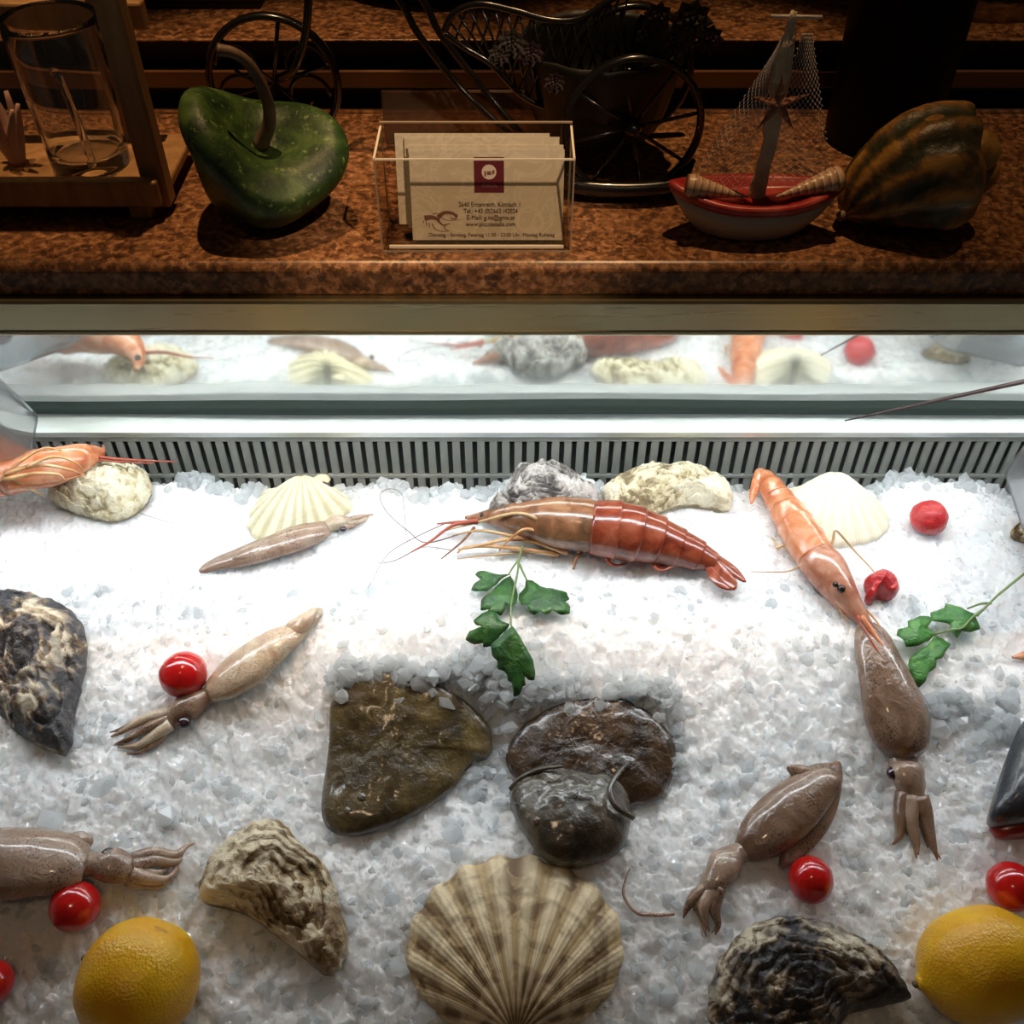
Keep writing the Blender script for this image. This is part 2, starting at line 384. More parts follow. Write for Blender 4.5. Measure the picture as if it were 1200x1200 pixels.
LEAF = m_leaf('parsley_leaf', (.008,.055,.012), (.05,.17,.03)); LEAF_B = m_leaf('parsley_leaf_bright', (.02,.13,.02), (.10,.30,.06))
STEM = mat('parsley_stem', (.16,.24,.08), .45)
def m_fish(name, a, b, c, rough=.2):
    m = mat(name, rough=rough, Coat_Weight=.6, Coat_Roughness=.16); n = N(m)
    k = n.noise(42, 6, .6, rough=.6); col = n.ramp(k, [(.3, a), (.52, b), (.75, c)])
    col = n.mix(n.ramp(n.noise(300, 3), [(.62,(0,0,0)),(.78,(.5,.5,.5))]), col, c)
    n.base(col); n.bump(n.noise(300, 5, .5), .6, .0018); return m
FL = m_fish('flatfish_skin', (.022,.013,.005), (.08,.052,.016), (.22,.155,.055), .32)
FL_D = m_fish('flatfish_skin_dark', (.013,.007,.004), (.042,.022,.010), (.11,.06,.03), .22)
FL_G = m_fish('flatfish_skin_grey', (.018,.013,.008), (.06,.045,.028), (.15,.12,.08), .26)
BLUEFISH = m_fish('dark_blue_fish_skin', (.012,.013,.018), (.028,.031,.042), (.07,.075,.09), .3)
MOUTH = mat('fish_red_flesh', (.28,.02,.02), .25, Coat_Weight=.4)
def m_wood(name, a, b):
    m = mat(name, rough=.5); n = N(m); k = n.noise(26, 5, .4, sc=(6, 6, 1)); n.base(n.ramp(k, [(.3, a), (.7, b)])); n.bump(k, .2, .001); return m
WOOD = m_wood('pine_wood', (.27,.135,.05), (.42,.23,.095))
GLASS = mat('clear_glass', (.97,.97,.95), .02, IOR=1.45, Transmission_Weight=1.0)
def m_thin(name, tint, f0):
    m = bpy.data.materials.new(name); m.use_nodes = True; t = m.node_tree; b = t.nodes['Principled BSDF']; t.nodes.remove(b)
    lw = t.nodes.new('ShaderNodeLayerWeight'); lw.inputs['Blend'].default_value = .35; pw = t.nodes.new('ShaderNodeMath'); pw.operation = 'POWER'; pw.inputs[1].default_value = 3; fr = t.nodes.new('ShaderNodeMath'); fr.operation = 'MULTIPLY_ADD'; fr.inputs[1].default_value = .5; fr.inputs[2].default_value = f0; t.links.new(lw.outputs['Facing'], pw.inputs[0]); t.links.new(pw.outputs[0], fr.inputs[0])
    tp = t.nodes.new('ShaderNodeBsdfTransparent'); tp.inputs[0].default_value = (*tint, 1)
    gl = t.nodes.new('ShaderNodeBsdfGlossy'); gl.inputs['Roughness'].default_value = .04; mx = t.nodes.new('ShaderNodeMixShader')
    t.links.new(fr.outputs[0], mx.inputs[0]); t.links.new(tp.outputs[0], mx.inputs[1]); t.links.new(gl.outputs[0], mx.inputs[2]); t.links.new(mx.outputs[0], t.nodes['Material Output'].inputs['Surface']); return m
ACRYL = m_thin('clear_acrylic', (.965,.945,.915), .05); EDGE = mat('acrylic_edge_glow', (.80,.70,.56), .25)  # pale edge tone stands in for light piped through the acrylic
SMOKE = mat('smoked_acrylic', (.30,.22,.17), .08, IOR=1.45, Transmission_Weight=.8)
def m_card():
    m = mat('card_paper', rough=.55); n = N(m)
    k = n.noise(55, 2, 2.5); n.base(n.ramp(k, [(.44, (.60,.52,.40)), (.52, (.70,.62,.49)), (.58, (.62,.54,.42))])); return m
CARD = m_card(); INK = mat('dark_ink', (.06,.035,.02), .6); MAROON = mat('maroon_print', (.13,.012,.025), .5)
WHITEP = mat('white_print', (.75,.66,.58), .5); MAUVE = mat('mauve_print', (.33,.16,.15), .5); SEPIA = mat('sepia_print', (.20,.08,.06), .55)
def m_gourd():
    m = mat('gourd_skin', rough=.5, Specular_IOR_Level=.4); n = N(m); k = n.noise(60, 5, .6)
    c = n.ramp(k, [(.30, (.005,.017,.005)), (.5, (.022,.055,.010)), (.70, (.075,.125,.028))])
    c = n.mix(n.ramp(n.noise(300, 3), [(.60,(0,0,0)),(.72,(.6,.6,.6))]), c, (.25,.32,.12))
    c = n.mix(n.ramp(n.noise(48, 2, .4), [(.74,(0,0,0)),(.78,(.9,.9,.9))]), c, (.52,.36,.18))
    n.base(c); n.bump(n.noise(110, 4), .4, .002); return m
GOURD = m_gourd(); GSTEM = m_wood('gourd_stem', (.10,.06,.035), (.22,.14,.08))
IRON = mat('black_iron', (.008,.007,.007), .22, Metallic=.0, Specular_IOR_Level=.6, Coat_Weight=.6)
WICKER = m_wood('dark_wicker', (.0015,.0012,.001), (.004,.003,.002))
PETAL = mat('dried_flower', (.035,.026,.02), .7); PETAL_R = mat('dried_flower_rose', (.03,.012,.014), .7)
HULLW = mat('white_painted_wood', (.50,.44,.38), .5); HULLR = mat('red_paint', (.42,.035,.028), .35)
n_ = N(HULLR); n_.base(n_.ramp(n_.noise(60, 4), [(.4,(.34,.02,.018)),(.7,(.50,.10,.075))]))
TWINE = mat('raw_twine', (.52,.43,.30), .8); n_ = N(TWINE); n_.bump(n_.noise(260, 3), .8, .002)
NETM = mat('net_thread', (.55,.52,.52), .6); STAR = mat('starfish_skin', (.22,.09,.05), .7)
n_ = N(STAR); n_.bump(n_.vor(500), .6, .002)
def m_shell():
    m = mat('spiral_shell', rough=.35); n = N(m); l = n.attr('len')
    n.base(n.ramp(n.math('FRACT', n.math('MULTIPLY', l, 9.0)), [(0,(.16,.07,.035)),(.3,(.50,.30,.18)),(.8,(.60,.42,.30))])); return m
SHELL = m_shell()
def m_pumpkin():
    m = mat('squash_skin', rough=.42); n = N(m); a = n.attr('ang'); k = n.noise(45, 5, 1.0)
    w = n.math('ADD', n.math('MULTIPLY', n.math('COSINE', n.math('MULTIPLY', a, 2*math.pi*10)), .30), n.math('ADD', n.math('MULTIPLY', n.math('SUBTRACT', k, .5), 2.6), .42))
    c = n.ramp(w, [(.10,(.022,.024,.008)),(.40,(.075,.05,.014)),(.62,(.22,.10,.022)),(.88,(.36,.19,.04))])
    c = n.mix(n.ramp(n.attr('len'), [(.70,(0,0,0)),(.80,(.7,.7,.7)),(.9,(.2,.2,.2))]), c, n.ramp(n.noise(60,3), [(.4,(.04,.05,.02)),(.65,(.42,.13,.04))]))
    n.base(c); n.bump(n.noise(130, 4), .5, .002); return m
PUMPKIN = m_pumpkin()
VASE = mat('black_vase', (.002,.002,.0025), .5, Specular_IOR_Level=.15)
PLASTIC = mat('clear_plastic', (.90,.92,.95), .08, IOR=1.2, Transmission_Weight=.92)
BERRY = mat('dark_red_berry', (.13,.012,.022), .25, Coat_Weight=.3); OCTO = mat('purple_flesh', (.14,.03,.07), .2, Coat_Weight=.5)
LED = mat('led_diffuser', (1,1,1), .5); LED.node_tree.nodes['Principled BSDF'].inputs['Emission Color'].default_value = (.90,.96,1.0,1)
LED.node_tree.nodes['Principled BSDF'].inputs['Emission Strength'].default_value = 27
WALL = mat('dark_wall', (.03,.02,.015), .8); FLOOR = mat('dark_floor', (.05,.04,.035), .7)
PAINT = mat('case_enamel', (.35,.36,.35), .45)

# ------------------------------------------------------------------ setting
def struct(o): o['kind'] = 'structure'; return o
struct(box('floor', (-1.6, 1.6, -.8, 1.5, -.62, -.60), FLOOR, bev=0))
struct(box('wall_back', (-1.6, 1.6, 1.30, 1.33, -.60, 2.2), WALL, bev=0))
XW = .62
case = thing('display_case', 'refrigerated fish counter case with mirror back and brass front rail, holding the ice', 'display case', (0, .35, -.60))
TILT = math.tan(math.radians(0.8)); mz0, mz1 = .1035, .2700
v, f = boxv(-XW, XW, .6098, .6150, mz0, mz1); v[:, 1] += (v[:, 2]-mz0)*TILT
mk('mirror_panel', v, f, MIRROR, case, False)
box('case_body', (-XW, XW, .00, .64, -.598, -.07), PAINT, case, .004)
box('side_panel', (-XW-.012, -XW, .00, .640, -.07, .268), PAINT, case, .001); box('side_panel', (XW, XW+.012, .04, .640, -.07, .268), PAINT, case, .001)
box('front_lip', (-XW, XW, .00, .015, -.07, -.045), STEEL, case, .002)
# ledge: top sheet with folded front edge
v1 = boxv(-XW, XW, .5835, .6098, .1015, .1030); v2 = boxv(-XW, XW, .5805, .5835, .0985, .1030)
v, f = join([v1, v2]); mk('ledge', v1[0], v1[1], STEEL, case, False); mk('ledge_lip', v2[0], v2[1], STEEL, case, False)
# wavy gasket under the mirror
xs = np.linspace(-XW, XW, 160); hz = .1106 + .0008*np.sin(xs*9+1) + .0006*np.sin(xs*23)
prof = []
V = []; F = []
for i, x in enumerate(xs):
    b = .6015 + .0008*math.sin(x*13)
    V += [(x, b, .1031), (x, b-.0004, hz[i]-.003), (x, b+.0008, hz[i]), (x, .6100, hz[i]-.0004)]
F = [(i*4+j, i*4+j+1, i*4+j+5, i*4+j+4) for i in range(159) for j in range(3)]
mk('gasket', V, F, GASKET, case, True)
pr_ = [(.4618, .2940), (.4625, .2955), (.4780, .2955), (.4780, .2715), (.4655, .2715), (.4645, .2725)]; n6 = len(pr_)
mk('front_rail', [(x, y, z) for x in (-XW, XW) for y, z in pr_], [(j, (j+1) % n6, n6+(j+1) % n6, n6+j) for j in range(n6)] + [tuple(range(n6))[::-1], tuple(range(n6, 2*n6))], BRASS, case, False)
box('rail_bead', (-XW, XW, .4636, .4650, .2728, .2755), BRASS, case, .0005)
box('light_housing', (-XW, XW, .480, .510, .282, .296), STEEL, case, .001)
box('light_strip', (-XW+.03, XW-.03, .484, .506, .279, .2815), LED, case, .0005, label='glowing cool white light strip')
# vent grille
gr = thing('vent_grille', 'long grey slatted air vent grille standing behind the ice', 'vent', (0, .582, .03))
box('top_bar', (-XW, XW, .5806, .5838, .0972, .0984), GRILLE, gr, .0003); 
box('top_rail', (-XW, XW, .5815, .5838, .0932, .0972), GRILLE, gr, .0003)
box('middle_rail', (-XW, XW, .5812, .5838, .0560, .0592), GRILLE, gr, .0004); box('bottom_rail', (-XW, XW, .5812, .5838, .018, .030), GRILLE, gr, .0004)
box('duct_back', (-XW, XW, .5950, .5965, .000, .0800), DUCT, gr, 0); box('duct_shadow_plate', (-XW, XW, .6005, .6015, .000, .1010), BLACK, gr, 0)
pitch = .0094; ns = 110
first = box('slat', (-.0029, .0029, .5818, .5840, .030, .0932), GRILLE, None, .0005, seg=1)
first.parent = gr; off = Vector(first.location) - Vector(gr.location)
for i in range(ns):
    o = first if i == 0 else first.copy()
    if i: COL.objects.link(o); o.parent = gr
    o.location = (off.x + (i - ns/2 + .5)*pitch, off.y, off.z)
# granite counters
def slab(name, x0, x1, yf, yb, zt, th, m, r=.010):
    r = r; P = []
    for a in np.linspace(0, 90, 7): P.append((yf + r - r*math.sin(math.radians(a)), zt - r + r*math.cos(math.radians(a))))
    P = [(yb, zt)] + P + [(yf + .0005, zt - th + .003*min(1, r/.01)), (yf + .003*min(1, r/.01), zt - th), (yb, zt - th)]
    n = len(P); V = [(x, y, z) for x in (x0, x1) for y, z in P]
    F = [(j, (j+1) % n, n+(j+1) % n, n+j) for j in range(n)] + [tuple(range(n))[::-1], tuple(range(n, 2*n))]
    return mk(name, V, F, m, None, False)
CT = .315
tag(slab('granite_counter', -.75, .75, .4665, .648, CT, .0192, GRANITE, .0055), 'brown speckled granite counter slab with rounded front edge above the ice case', 'counter')
rear = thing('rear_counter', 'rear granite shelf with black front recess and bronze trim, behind the ornaments', 'counter', (0, .8, -.6))
ob = slab('granite_top', -.75, .75, .648, 1.05, .361, .0014, GRANITE, .0006); ob.location -= rear.location; ob.parent = rear
box('recess_panel', (-.75, .75, .664, .672, CT-.02, .3565), BLACK, rear, 0)
box('bronze_rail', (-.75, .75, .654, .664, .3285, .3395), BRONZE, rear, .001); box('edge_trim', (-.75, .75, .6485, .652, CT-.004, CT+.0030), CHROME, rear, .0006)
box('rail_bead', (-.75, .75, .6525, .655, .3395, .3412), CHROME, rear, .0003)
box('rear_base', (-.75, .75, .672, 1.05, -.598, .356), BLACK, rear, 0)

# ------------------------------------------------------------------ seafood on the ice
def scallop(name, hinge, rim, H, nrib, m, amp, hh=.006, rh=.002, prof_p=.6, edge_h=0.0):
    Hp = np.array(PI(*hinge, hh)); R = np.array([tuple(PI(x, y, rh)) for x, y in rim]); nu = nrib*8 + 1; nv = 30
    R = resample(cat_rom(R, 6), nu); V = []; U = []; VV = []
    for i in range(nv + 1):
        t = max(i/nv, .012)
        for j in range(nu):
            u = j/(nu-1); q = Hp + (R[j]-Hp)*t*(1 + (.012*math.cos(2*math.pi*nrib*u) if i == nv else 0))
            cr = (1 - abs(2*u-1)**3.2)**.8
            dome_ = H * math.sin(math.pi*min(1, t**prof_p))**.8 * cr if t < 1 else 0
            z = q[2] + dome_ + amp*(t**.7)*math.cos(2*math.pi*nrib*u)*(.35+.65*cr) + .0008*math.sin(t*60)*t*(.5)
            z += edge_h*t*cr
            V.append((q[0], q[1], z)); U.append(u); VV.append(t)
    for j in range(nu):
        q = R[j]; V.append((q[0], q[1], float(ice0(q[0], q[1])) - .006)); U.append(j/(nu-1)); VV.append(1)
    F = [(i*nu+j, i*nu+j+1, (i+1)*nu+j+1, (i+1)*nu+j) for i in range(nv+1) for j in range(nu-1)]
    edge = [i*nu for i in range(nv, -1, -1)] + list(range(1, nu)) + [(i+1)*nu-1 for i in range(1, nv+1)]
    b0 = len(V)
    for e_ in edge: q = V[e_]; V.append((q[0], q[1]+.001, float(ice0(q[0], q[1])) - .006)); U.append(U[e_]); VV.append(VV[e_])
    F += [(edge[i], edge[i+1], b0+i+1, b0+i) for i in range(len(edge)-1)]
    MASK_POLY.append([hinge] + list(rim))
    return V, F, {'u': U, 'v': VV}
SCF = m_scallop('scallop_shell_striped', (.88,.73,.47), (.55,.39,.19), (.16,.085,.03), 15, .85)
SCB = m_scallop('scallop_shell_cream', (.90,.83,.58), (.62,.56,.36), (.45,.38,.22), 13, .25)
SCW = m_scallop('scallop_shell_smooth', (.90,.84,.66), (.84,.77,.58), (.6,.52,.34), 16, .12)
sc = thing('scallop_shell', 'large brown and cream ribbed scallop shell at the front centre', 'shell', PI(605, 1120))
v, f, a = scallop('x', (605, 1222), [(560,1226),(515,1190),(484,1152),(476,1112),(488,1072),(515,1036),(555,1012),(605,1003),(652,1012),(693,1036),(722,1072),(730,1112),(722,1152),(690,1190),(650,1226)], .020, 15, SCF, .0011)
mk('fan', v, f, SCF, sc, True, a)
dome('hinge_ear', [(560,1224),(605,1216),(650,1224),(645,1250),(605,1258),(565,1250)], .007, m_prawn('scallop_hinge', (.30,.10,.03), (.48,.20,.07), (.6,.36,.18)), sc, label='orange brown hinge')
sc = thing('scallop_shell', 'cream scallop shell with bold white ribs behind the small squid', 'shell', PI(352, 600))
v, f, a = scallop('x', (357, 566), [(310,574),(293,602),(292,622),(312,634),(332,640),(352,634),(370,622),(388,610),(404,602),(412,590),(395,572)], .014, 13, SCB, .0011, hh=.014, prof_p=.5, edge_h=.0)
mk('fan', v, f, SCB, sc, True, a)
tube('hinge_ear', [PI(366,566,.013), PI(378,560,.014), PI(386,564,.012)], [.004,.0045,.002], SCB, sc, flat=.35)
sc = thing('scallop_shell', 'pale smooth scallop shell beside the right prawn', 'shell', PI(985, 600))
v, f, a = scallop('x', (974, 562), [(925,572),(903,598),(925,622),(960,638),(1000,638),(1030,630),(1042,612),(1030,588),(1010,570)], .015, 16, SCW, .0004, hh=.015, prof_p=.5)
mk('fan', v, f, SCW, sc, True, a)

def terr(amp, fr, nse, seed):
    def f(q, t, a):
        n = fbm(q*30 + seed, seed, 4); w = t*fr + n*nse; tt = w - np.floor(w)
        rid = 1 - np.abs(fbm(q*np.array([70, 70, 40]) + seed, seed+9, 4))*2
        z = amp*((.6 - tt**1.5)*np.minimum(1, t*3) + .75*rid - .4 + 1.3*n)
        return z * np.clip((1.04-t)*6, .2, 1)
    return f
def oyster(label, out, H, m, seed, amp=.0034, fr=5, lift=.3, **kw):
    O = cat_rom([(x, y, 0) for x, y in out], 5, True); c = O.mean(0); rr = random.Random(seed)
    jit = [1 + rr.uniform(-.022, .022) for _ in O]; ot = [tuple((c + (p-c)*q)[:2]) for p, q in zip(O, jit)]
    MASK_POLY.append(out); fn = terr(amp, fr, 1.5, seed)
    v, f, a = dome_geo(ot, H, rings=40, segs=150, k=1, lift=lift, bump=fn, **kw)
    rad = np.array(a['rad']); nt = 41*150; h = np.zeros(len(v)); q = v[:nt]
    raw = fn(q, rad[:nt], None)/amp; h[:nt] = .5 + raw*.28; a['hgt'] = np.clip(h, 0, 1)
    return tag(mk('oyster_shell', v, f, m, None, True, a), label, 'oyster')
oyster('large charcoal and cream oyster at the left edge', [(-18,700),(20,694),(60,704),(92,724),(102,760),(96,800),(86,835),(84,868),(75,884),(55,878),(25,862),(8,845),(-10,820),(-20,760)], .026, OY_DARK, 3)
oyster('brown craggy triangular oyster left of the large scallop', [(262,988),(290,968),(325,962),(350,985),(385,1020),(400,1065),(409,1105),(402,1130),(385,1143),(365,1130),(330,1100),(290,1072),(262,1062),(236,1056),(234,1035),(245,1008)], .026, OY_BROWN, 8, .003)
oyster('dark oyster at the bottom beside the right lemon', [(836,1140),(853,1110),(878,1085),(915,1075),(950,1078),(985,1090),(1030,1115),(1055,1145),(1068,1168),(1040,1176),(1000,1186),(985,1202),(960,1230),(880,1240),(838,1215),(829,1180)], .030, OY_DARK, 14)
oyster('cream oyster under the prawn at the far left', [(58,575),(78,557),(118,547),(150,545),(172,555),(178,572),(170,590),(150,605),(125,609),(90,600),(65,590)], .022, OY_CREAM, 21)
oyster('grey humped oyster behind the big prawn', [(590,585),(600,560),(628,550),(660,553),(682,568),(702,582),(698,604),(640,612),(598,606),(572,596)], .034, OY_GREY, 27, lift=.4)
oyster('cream oyster between the big prawn and the vent', [(704,578),(730,556),(770,547),(810,549),(845,560),(858,580),(855,597),(830,593),(800,591),(760,602),(720,596)], .020, OY_CREAM, 33)
oyster('olive oyster edge poking in at the right border', [(1184,623),(1195,613),(1215,608),(1240,612),(1245,628),(1225,638),(1192,632)], .012, OY_BROWN, 41)

# tomatoes
def tomato(label, px, py, r_px, m=TOM, nz=.02, nf=1.5, sc_=(1,1,.93), seed=0):
    p = PI(px, py, .008); r = r_px*zdep(p)/1200; p = PI(px, py, r*.72)
    MASK_DISC.append((px, py, r_px)); o = ball('cherry_tomato', p, r, m, None, sc_, nz, nf, 28, seed)
    return tag(o, label, 'tomato', 'cherry tomatoes on the ice')
tomato('cherry tomato resting against the squid in the left middle', 215, 790, 27.5, nz=.03, seed=1)
tomato('glossy cherry tomato above the left lemon', 88, 1062, 29, seed=2)
tomato('cherry tomato cut by the left border below the others', -12, 1152, 27, seed=3)
tomato('cherry tomato beside the speckled squid above the dark oyster', 950, 1031, 27, seed=4, sc_=(.96,1,1))
tomato('cherry tomato above the right lemon', 1186, 1039, 28.5, seed=5, sc_=(1.05,1,.95))
tomato('wrinkled cherry tomato near the vent at the back right', 1089, 607, 21.5, TOMW, .05, 2.5, seed=6)
o = dome('cherry_tomato', [(1013,680),(1022,673),(1035,669),(1047,676),(1054,690),(1045,698),(1031,694),(1022,702),(1014,698),(1019,690)], .018, TOMW, None, lift=.45, bump=lambda q, t, a: .0022*fbm(q*160, 4, 3))
tag(o, 'torn piece of cherry tomato beside the right prawn head', 'tomato', 'cherry tomatoes on the ice')
# lemons
def lemon(label, px, py, r, L, d, nip=1):
    c = PI(px, py, r*.8); d = Vector(d).normalized(); MASK_DISC.append((px, py, r*1200/zdep(c)))
    prof = [(-1.16, .0), (-1.14, .10), (-1.04, .16), (-.93, .30), (-.72, .68), (-.4, .93), (0, 1), (.4, .93), (.74, .64), (.93, .28), (1.03, .14), (1.06, .0)]
    prof = [(a if abs(a) < .93 else math.copysign(.90+(abs(a)-.90)*nip, a), q) for a, q in prof]
    t = thing('lemon', label, 'lemon', c - Vector((0, 0, r)))
    tube('peel', [c - d*(-a)*L for a, q in prof], [q*r for a, q in prof], LEMON, t, n=40, k=4, nz=.0006, nf=45)
    e = c - d*L*(.90+.25*nip); ball('stem_scar', e, .0022, GSTEM, t, (1,1,1), .1, 3, 10)
lemon('whole lemon at the bottom left corner', 162, 1150, .0325, .034, (.86, -.30, -.12), .3)
lemon('whole lemon at the bottom right corner', 1152, 1131, .0305, .038, (.96, .22, .1), .55)

# squid
def sq_tube(name, pts, m, par, h=1.0, n=20, flat=.62, nz=.0006, k=5, label=None, mask=True):
    P = []; R = []
    for x, y, r in pts:
        q = PI(x, y, .006); rw = r*zdep(q)/1200; P.append(PI(x, y, max(.0015, rw*flat*h))); R.append(rw)
        if mask: MASK_DISC.append((x, y, r))
    if mask:
        for (x, y, r), (x2, y2, r2) in zip(pts, pts[1:]):
            for t in (.25, .5, .75): MASK_DISC.append((x+(x2-x)*t, y+(y2-y)*t, r+(r2-r)*t))
    return tube(name, P, R, m, par, n, flat, k, nz=nz, nf=70, label=label)
def squid(label, mantle, head, arms, m, mh, eyes=(), fins=(), md=None, loc=None):
    t = thing('squid', label, 'squid', PI(*(loc or mantle[len(mantle)//2][:2])), None)
    sq_tube('mantle', mantle, m, t)
    head = [(x, y, r*(1 if i < len(head)-2 else (.80 if i == len(head)-2 else .55))) for i, (x, y, r) in enumerate(head)]
    sq_tube('head', head, mh, t, 1.0, 16, .8, .0010)
    for ai, a in enumerate(arms):
        rr = random.Random(ai*7+len(label))
        for rep_ in range(2 if len(a) < 5 and len(arms) > 3 else 1):
            j = 0 if rep_ == 0 else 1; n_a = len(a)
            aa = [(x + j*rr.uniform(-5, 5)*(i/(n_a-1)), y + j*rr.uniform(-5, 5)*(i/(n_a-1)), (r*(1.05 if j == 0 else .75)*(1-.45*i/(n_a-1)) if i < n_a-1 else .8)) for i, (x, y, r) in enumerate(a)]
            sq_tube('arm', aa, (md or mh) if (ai+rep_) % 2 else m, t, 1.3 + .25*((ai+rep_) % 3), 8, .9, .0006, 5)
    for x, y, r in eyes:
        p = PI(x, y, min(.010, r*.0013)); rw = r*zdep(p)/1200; ball('eye', p, rw, SQ_E, t, (1,1,.8))
    for fo in fins: dome('fin', fo, .006, m, t, lift=.5, rings=8, segs=50, z0=.006, bump=lambda q, tt, a: .0010*fbm(q*90, 2, 3))
    return t
squid('slim brown squid in front of the ribbed cream scallop', [(233,669,3),(245,664,8),(285,652,14),(330,637,18),(362,626,17),(382,619,12)],
      [(378,620,8),(392,613,10),(405,610,9),(412,608,6)], [[(405,610,4),(420,606,3.5),(438,603,1)],[(405,613,4),(424,610,3),(432,606,1)],[(400,616,4),(412,616,3),(420,612,1)]], SQ, SQ_P, [(402,620,4)],
      [[(272,655),(300,640),(330,622),(345,616),(346,626),(325,642),(295,654)]])
squid('pale squid lying under the cherry tomato at the left', [(376,714,3),(370,720,8),(350,738,13),(322,757,22),(292,780,27),(266,799,24),(246,812,15)],
      [(252,812,12),(240,818,12),(222,828,17),(205,838,17),(190,846,14)],
      [[(200,834,8),(172,842,7),(145,856,5),(130,864,2)],[(200,842,8),(172,854,7),(150,866,5),(135,872,2)],[(200,848,8),(178,864,7),(160,875,6),(138,876,2)],[(195,852,7),(182,870,6),(165,882,5),(148,884,2)],[(205,832,6),(180,836,5),(160,846,4)]], SQ_P, SQ_D, [(216,846,8)],
      [[(372,712),(350,722),(335,732),(345,745),(362,735)]], SQ_D)
squid('whole squid at the left border above a tomato', [(-45,1012,40),(-10,1012,42),(40,1011,41),(80,1012,36),(100,1014,27)],
      [(96,1012,16),(112,1012,15),(128,1014,21),(145,1018,22),(160,1020,20)],
      [[(155,1008,9),(180,999,8),(205,1002,7),(218,992,4),(228,988,1.5)],[(155,1016,10),(182,1008,8),(206,1010,6),(214,1000,4)],[(155,1024,10),(178,1030,8),(196,1030,6),(206,1018,4),(200,1006,3)],[(150,1030,9),(170,1036,7),(188,1038,5),(202,1030,3)],[(160,1020,7),(185,1022,6),(200,1014,5)]], SQ, SQ, [(127,1002,9)],
      [[(70,985),(92,973),(108,980),(106,990),(86,998),(70,996)]], SQ, loc=(40, 1012))
squid('speckled squid with pointed fin above the dark oyster', [(982,897,4),(972,908,18),(954,924,26),(930,946,32),(908,966,31),(886,984,25),(870,998,14)],
      [(876,996,12),(862,1002,13),(850,1014,19),(838,1032,20),(828,1046,18)],
      [[(836,1036,9),(816,1050,8),(804,1066,5),(800,1076,2)],[(838,1040,9),(826,1062,9),(828,1080,5),(832,1092,2)],[(842,1040,9),(838,1064,8),(842,1084,5),(838,1096,2)],[(832,1036,8),(820,1056,7),(812,1068,3)],[(828,1040,3.5),(812,1052,3.5),(820,1075,3.5),(828,1098,2)],
       [(790,1072,2),(765,1072,2.5),(745,1070,2.5),(731,1050,2.5),(734,1030,2),(738,1018,1)]], SQ_D, SQ, [(848,1026,9)],
      [[(922,898),(936,896),(958,903),(960,915),(940,916),(928,908)],[(985,892),(986,925),(976,962),(955,992),(930,1012),(914,1018),(915,1000),(935,965),(955,925),(968,900)]], SQ, loc=(930,955))
squid('glistening squid lying below the right prawn head', [(1012,728,6),(1020,745,20),(1030,775,27),(1042,810,34),(1052,845,38),(1058,870,33),(1058,886,20)],
      [(1058,884,17),(1058,896,17),(1062,906,21),(1067,922,23),(1070,938,24)],
      [[(1060,930,11),(1056,955,10),(1054,978,7),(1046,990,3)],[(1068,934,11),(1068,962,10),(1074,985,7),(1076,1002,3)],[(1078,934,11),(1086,962,9),(1092,985,7),(1098,1008,3)],[(1072,930,10),(1078,955,9),(1086,975,6),(1090,990,3)],[(1064,934,9),(1060,962,8),(1064,975,4)]], SQ_D, SQ, [(1048,906,9)], [], SQ, loc=(1050,830))

# prawns
def pp(pts, h):
    return [PI(x, y, h) for x, y in pts]
def feeler(name, pts, r, m, par, h=.006, taper=.3, n=6, k=5):
    P = [PI(q[0], q[1], q[2] if len(q) > 2 else h) for q in pts]
    R = np.linspace(r, r*taper, len(P)); tube(name, P, R, m, par, n, 1, k)
def prawn(label, carap, abd, fan, feelers, mc, ma, mt, flat=.95, hmul=.95, nseg=6, base=0.0, eye=None, loc=None):
    t = thing('prawn', label, 'prawn', PI(*(loc or abd[0][:2])))
    def P3(L):
        P = []; R = []
        for x, y, r in L:
            q = PI(x, y, .012); rw = r*zdep(q)/1200; P.append(PI(x, y, max(.002, rw*hmul) + base)); R.append(rw); MASK_DISC.append((x, y, r))
        return P, R
    P, R = P3(carap); tube('carapace', P, R, mc, t, 22, flat, 5, nz=.0005, nf=60)
    P, R = P3(abd); Q = cat_rom(np.c_[np.array([tuple(p) for p in P]), R], 8); Q = resample(Q, nseg*4 + 1)
    for i in range(nseg):
        q = Q[i*4:i*4+6] if i < nseg-1 else Q[i*4:]
        g = np.linspace(.985, 1.07, len(q)) if i < nseg-1 else np.linspace(1, .9, len(q))
        rr = q[:, 3]*g; tube('abdomen_segment', np.vstack([q[:, :3], q[-1:, :3]]), np.r_[rr, rr[-1]*.72], ma, t, 20, flat, 2, nz=.0003, nf=60)
    for fo in fan:
        O = np.array([tuple(PI(x, y, .010 + base)) for x, y in fo]); O = resample(cat_rom(O, 4, True), 28, True); c = O.mean(0); V = []
        for s_, dz in ((.02, .0018), (.5, .0014), (.88, .0008), (1, 0), (.88, -.0008), (.02, -.001)):
            q = c + (O-c)*s_; q[:, 2] += dz; V.append(q)
        V = np.vstack(V); F = [(i*28+j, i*28+(j+1) % 28, (i+1)*28+(j+1) % 28, (i+1)*28+j) for i in range(5) for j in range(28)]
        mk('tail_blade', V, F, mt, t); MASK_POLY.append(fo)
    for nm, pts, r, m, h in feelers: feeler(nm, [(*q[:2], q[2] + (base*.8 if nm == 'walking_leg' else 0)) for q in pts], r, m, t, h)
    if eye:
        for e in eye: p = PI(e[0], e[1], e[3]); ball('eye', p, e[2]*zdep(p)/1200, PR_EYE, t)
    return t
L, T_, A_, W_ = PR_LEG, PR_TAN, PR_ANT, PR_WHISK
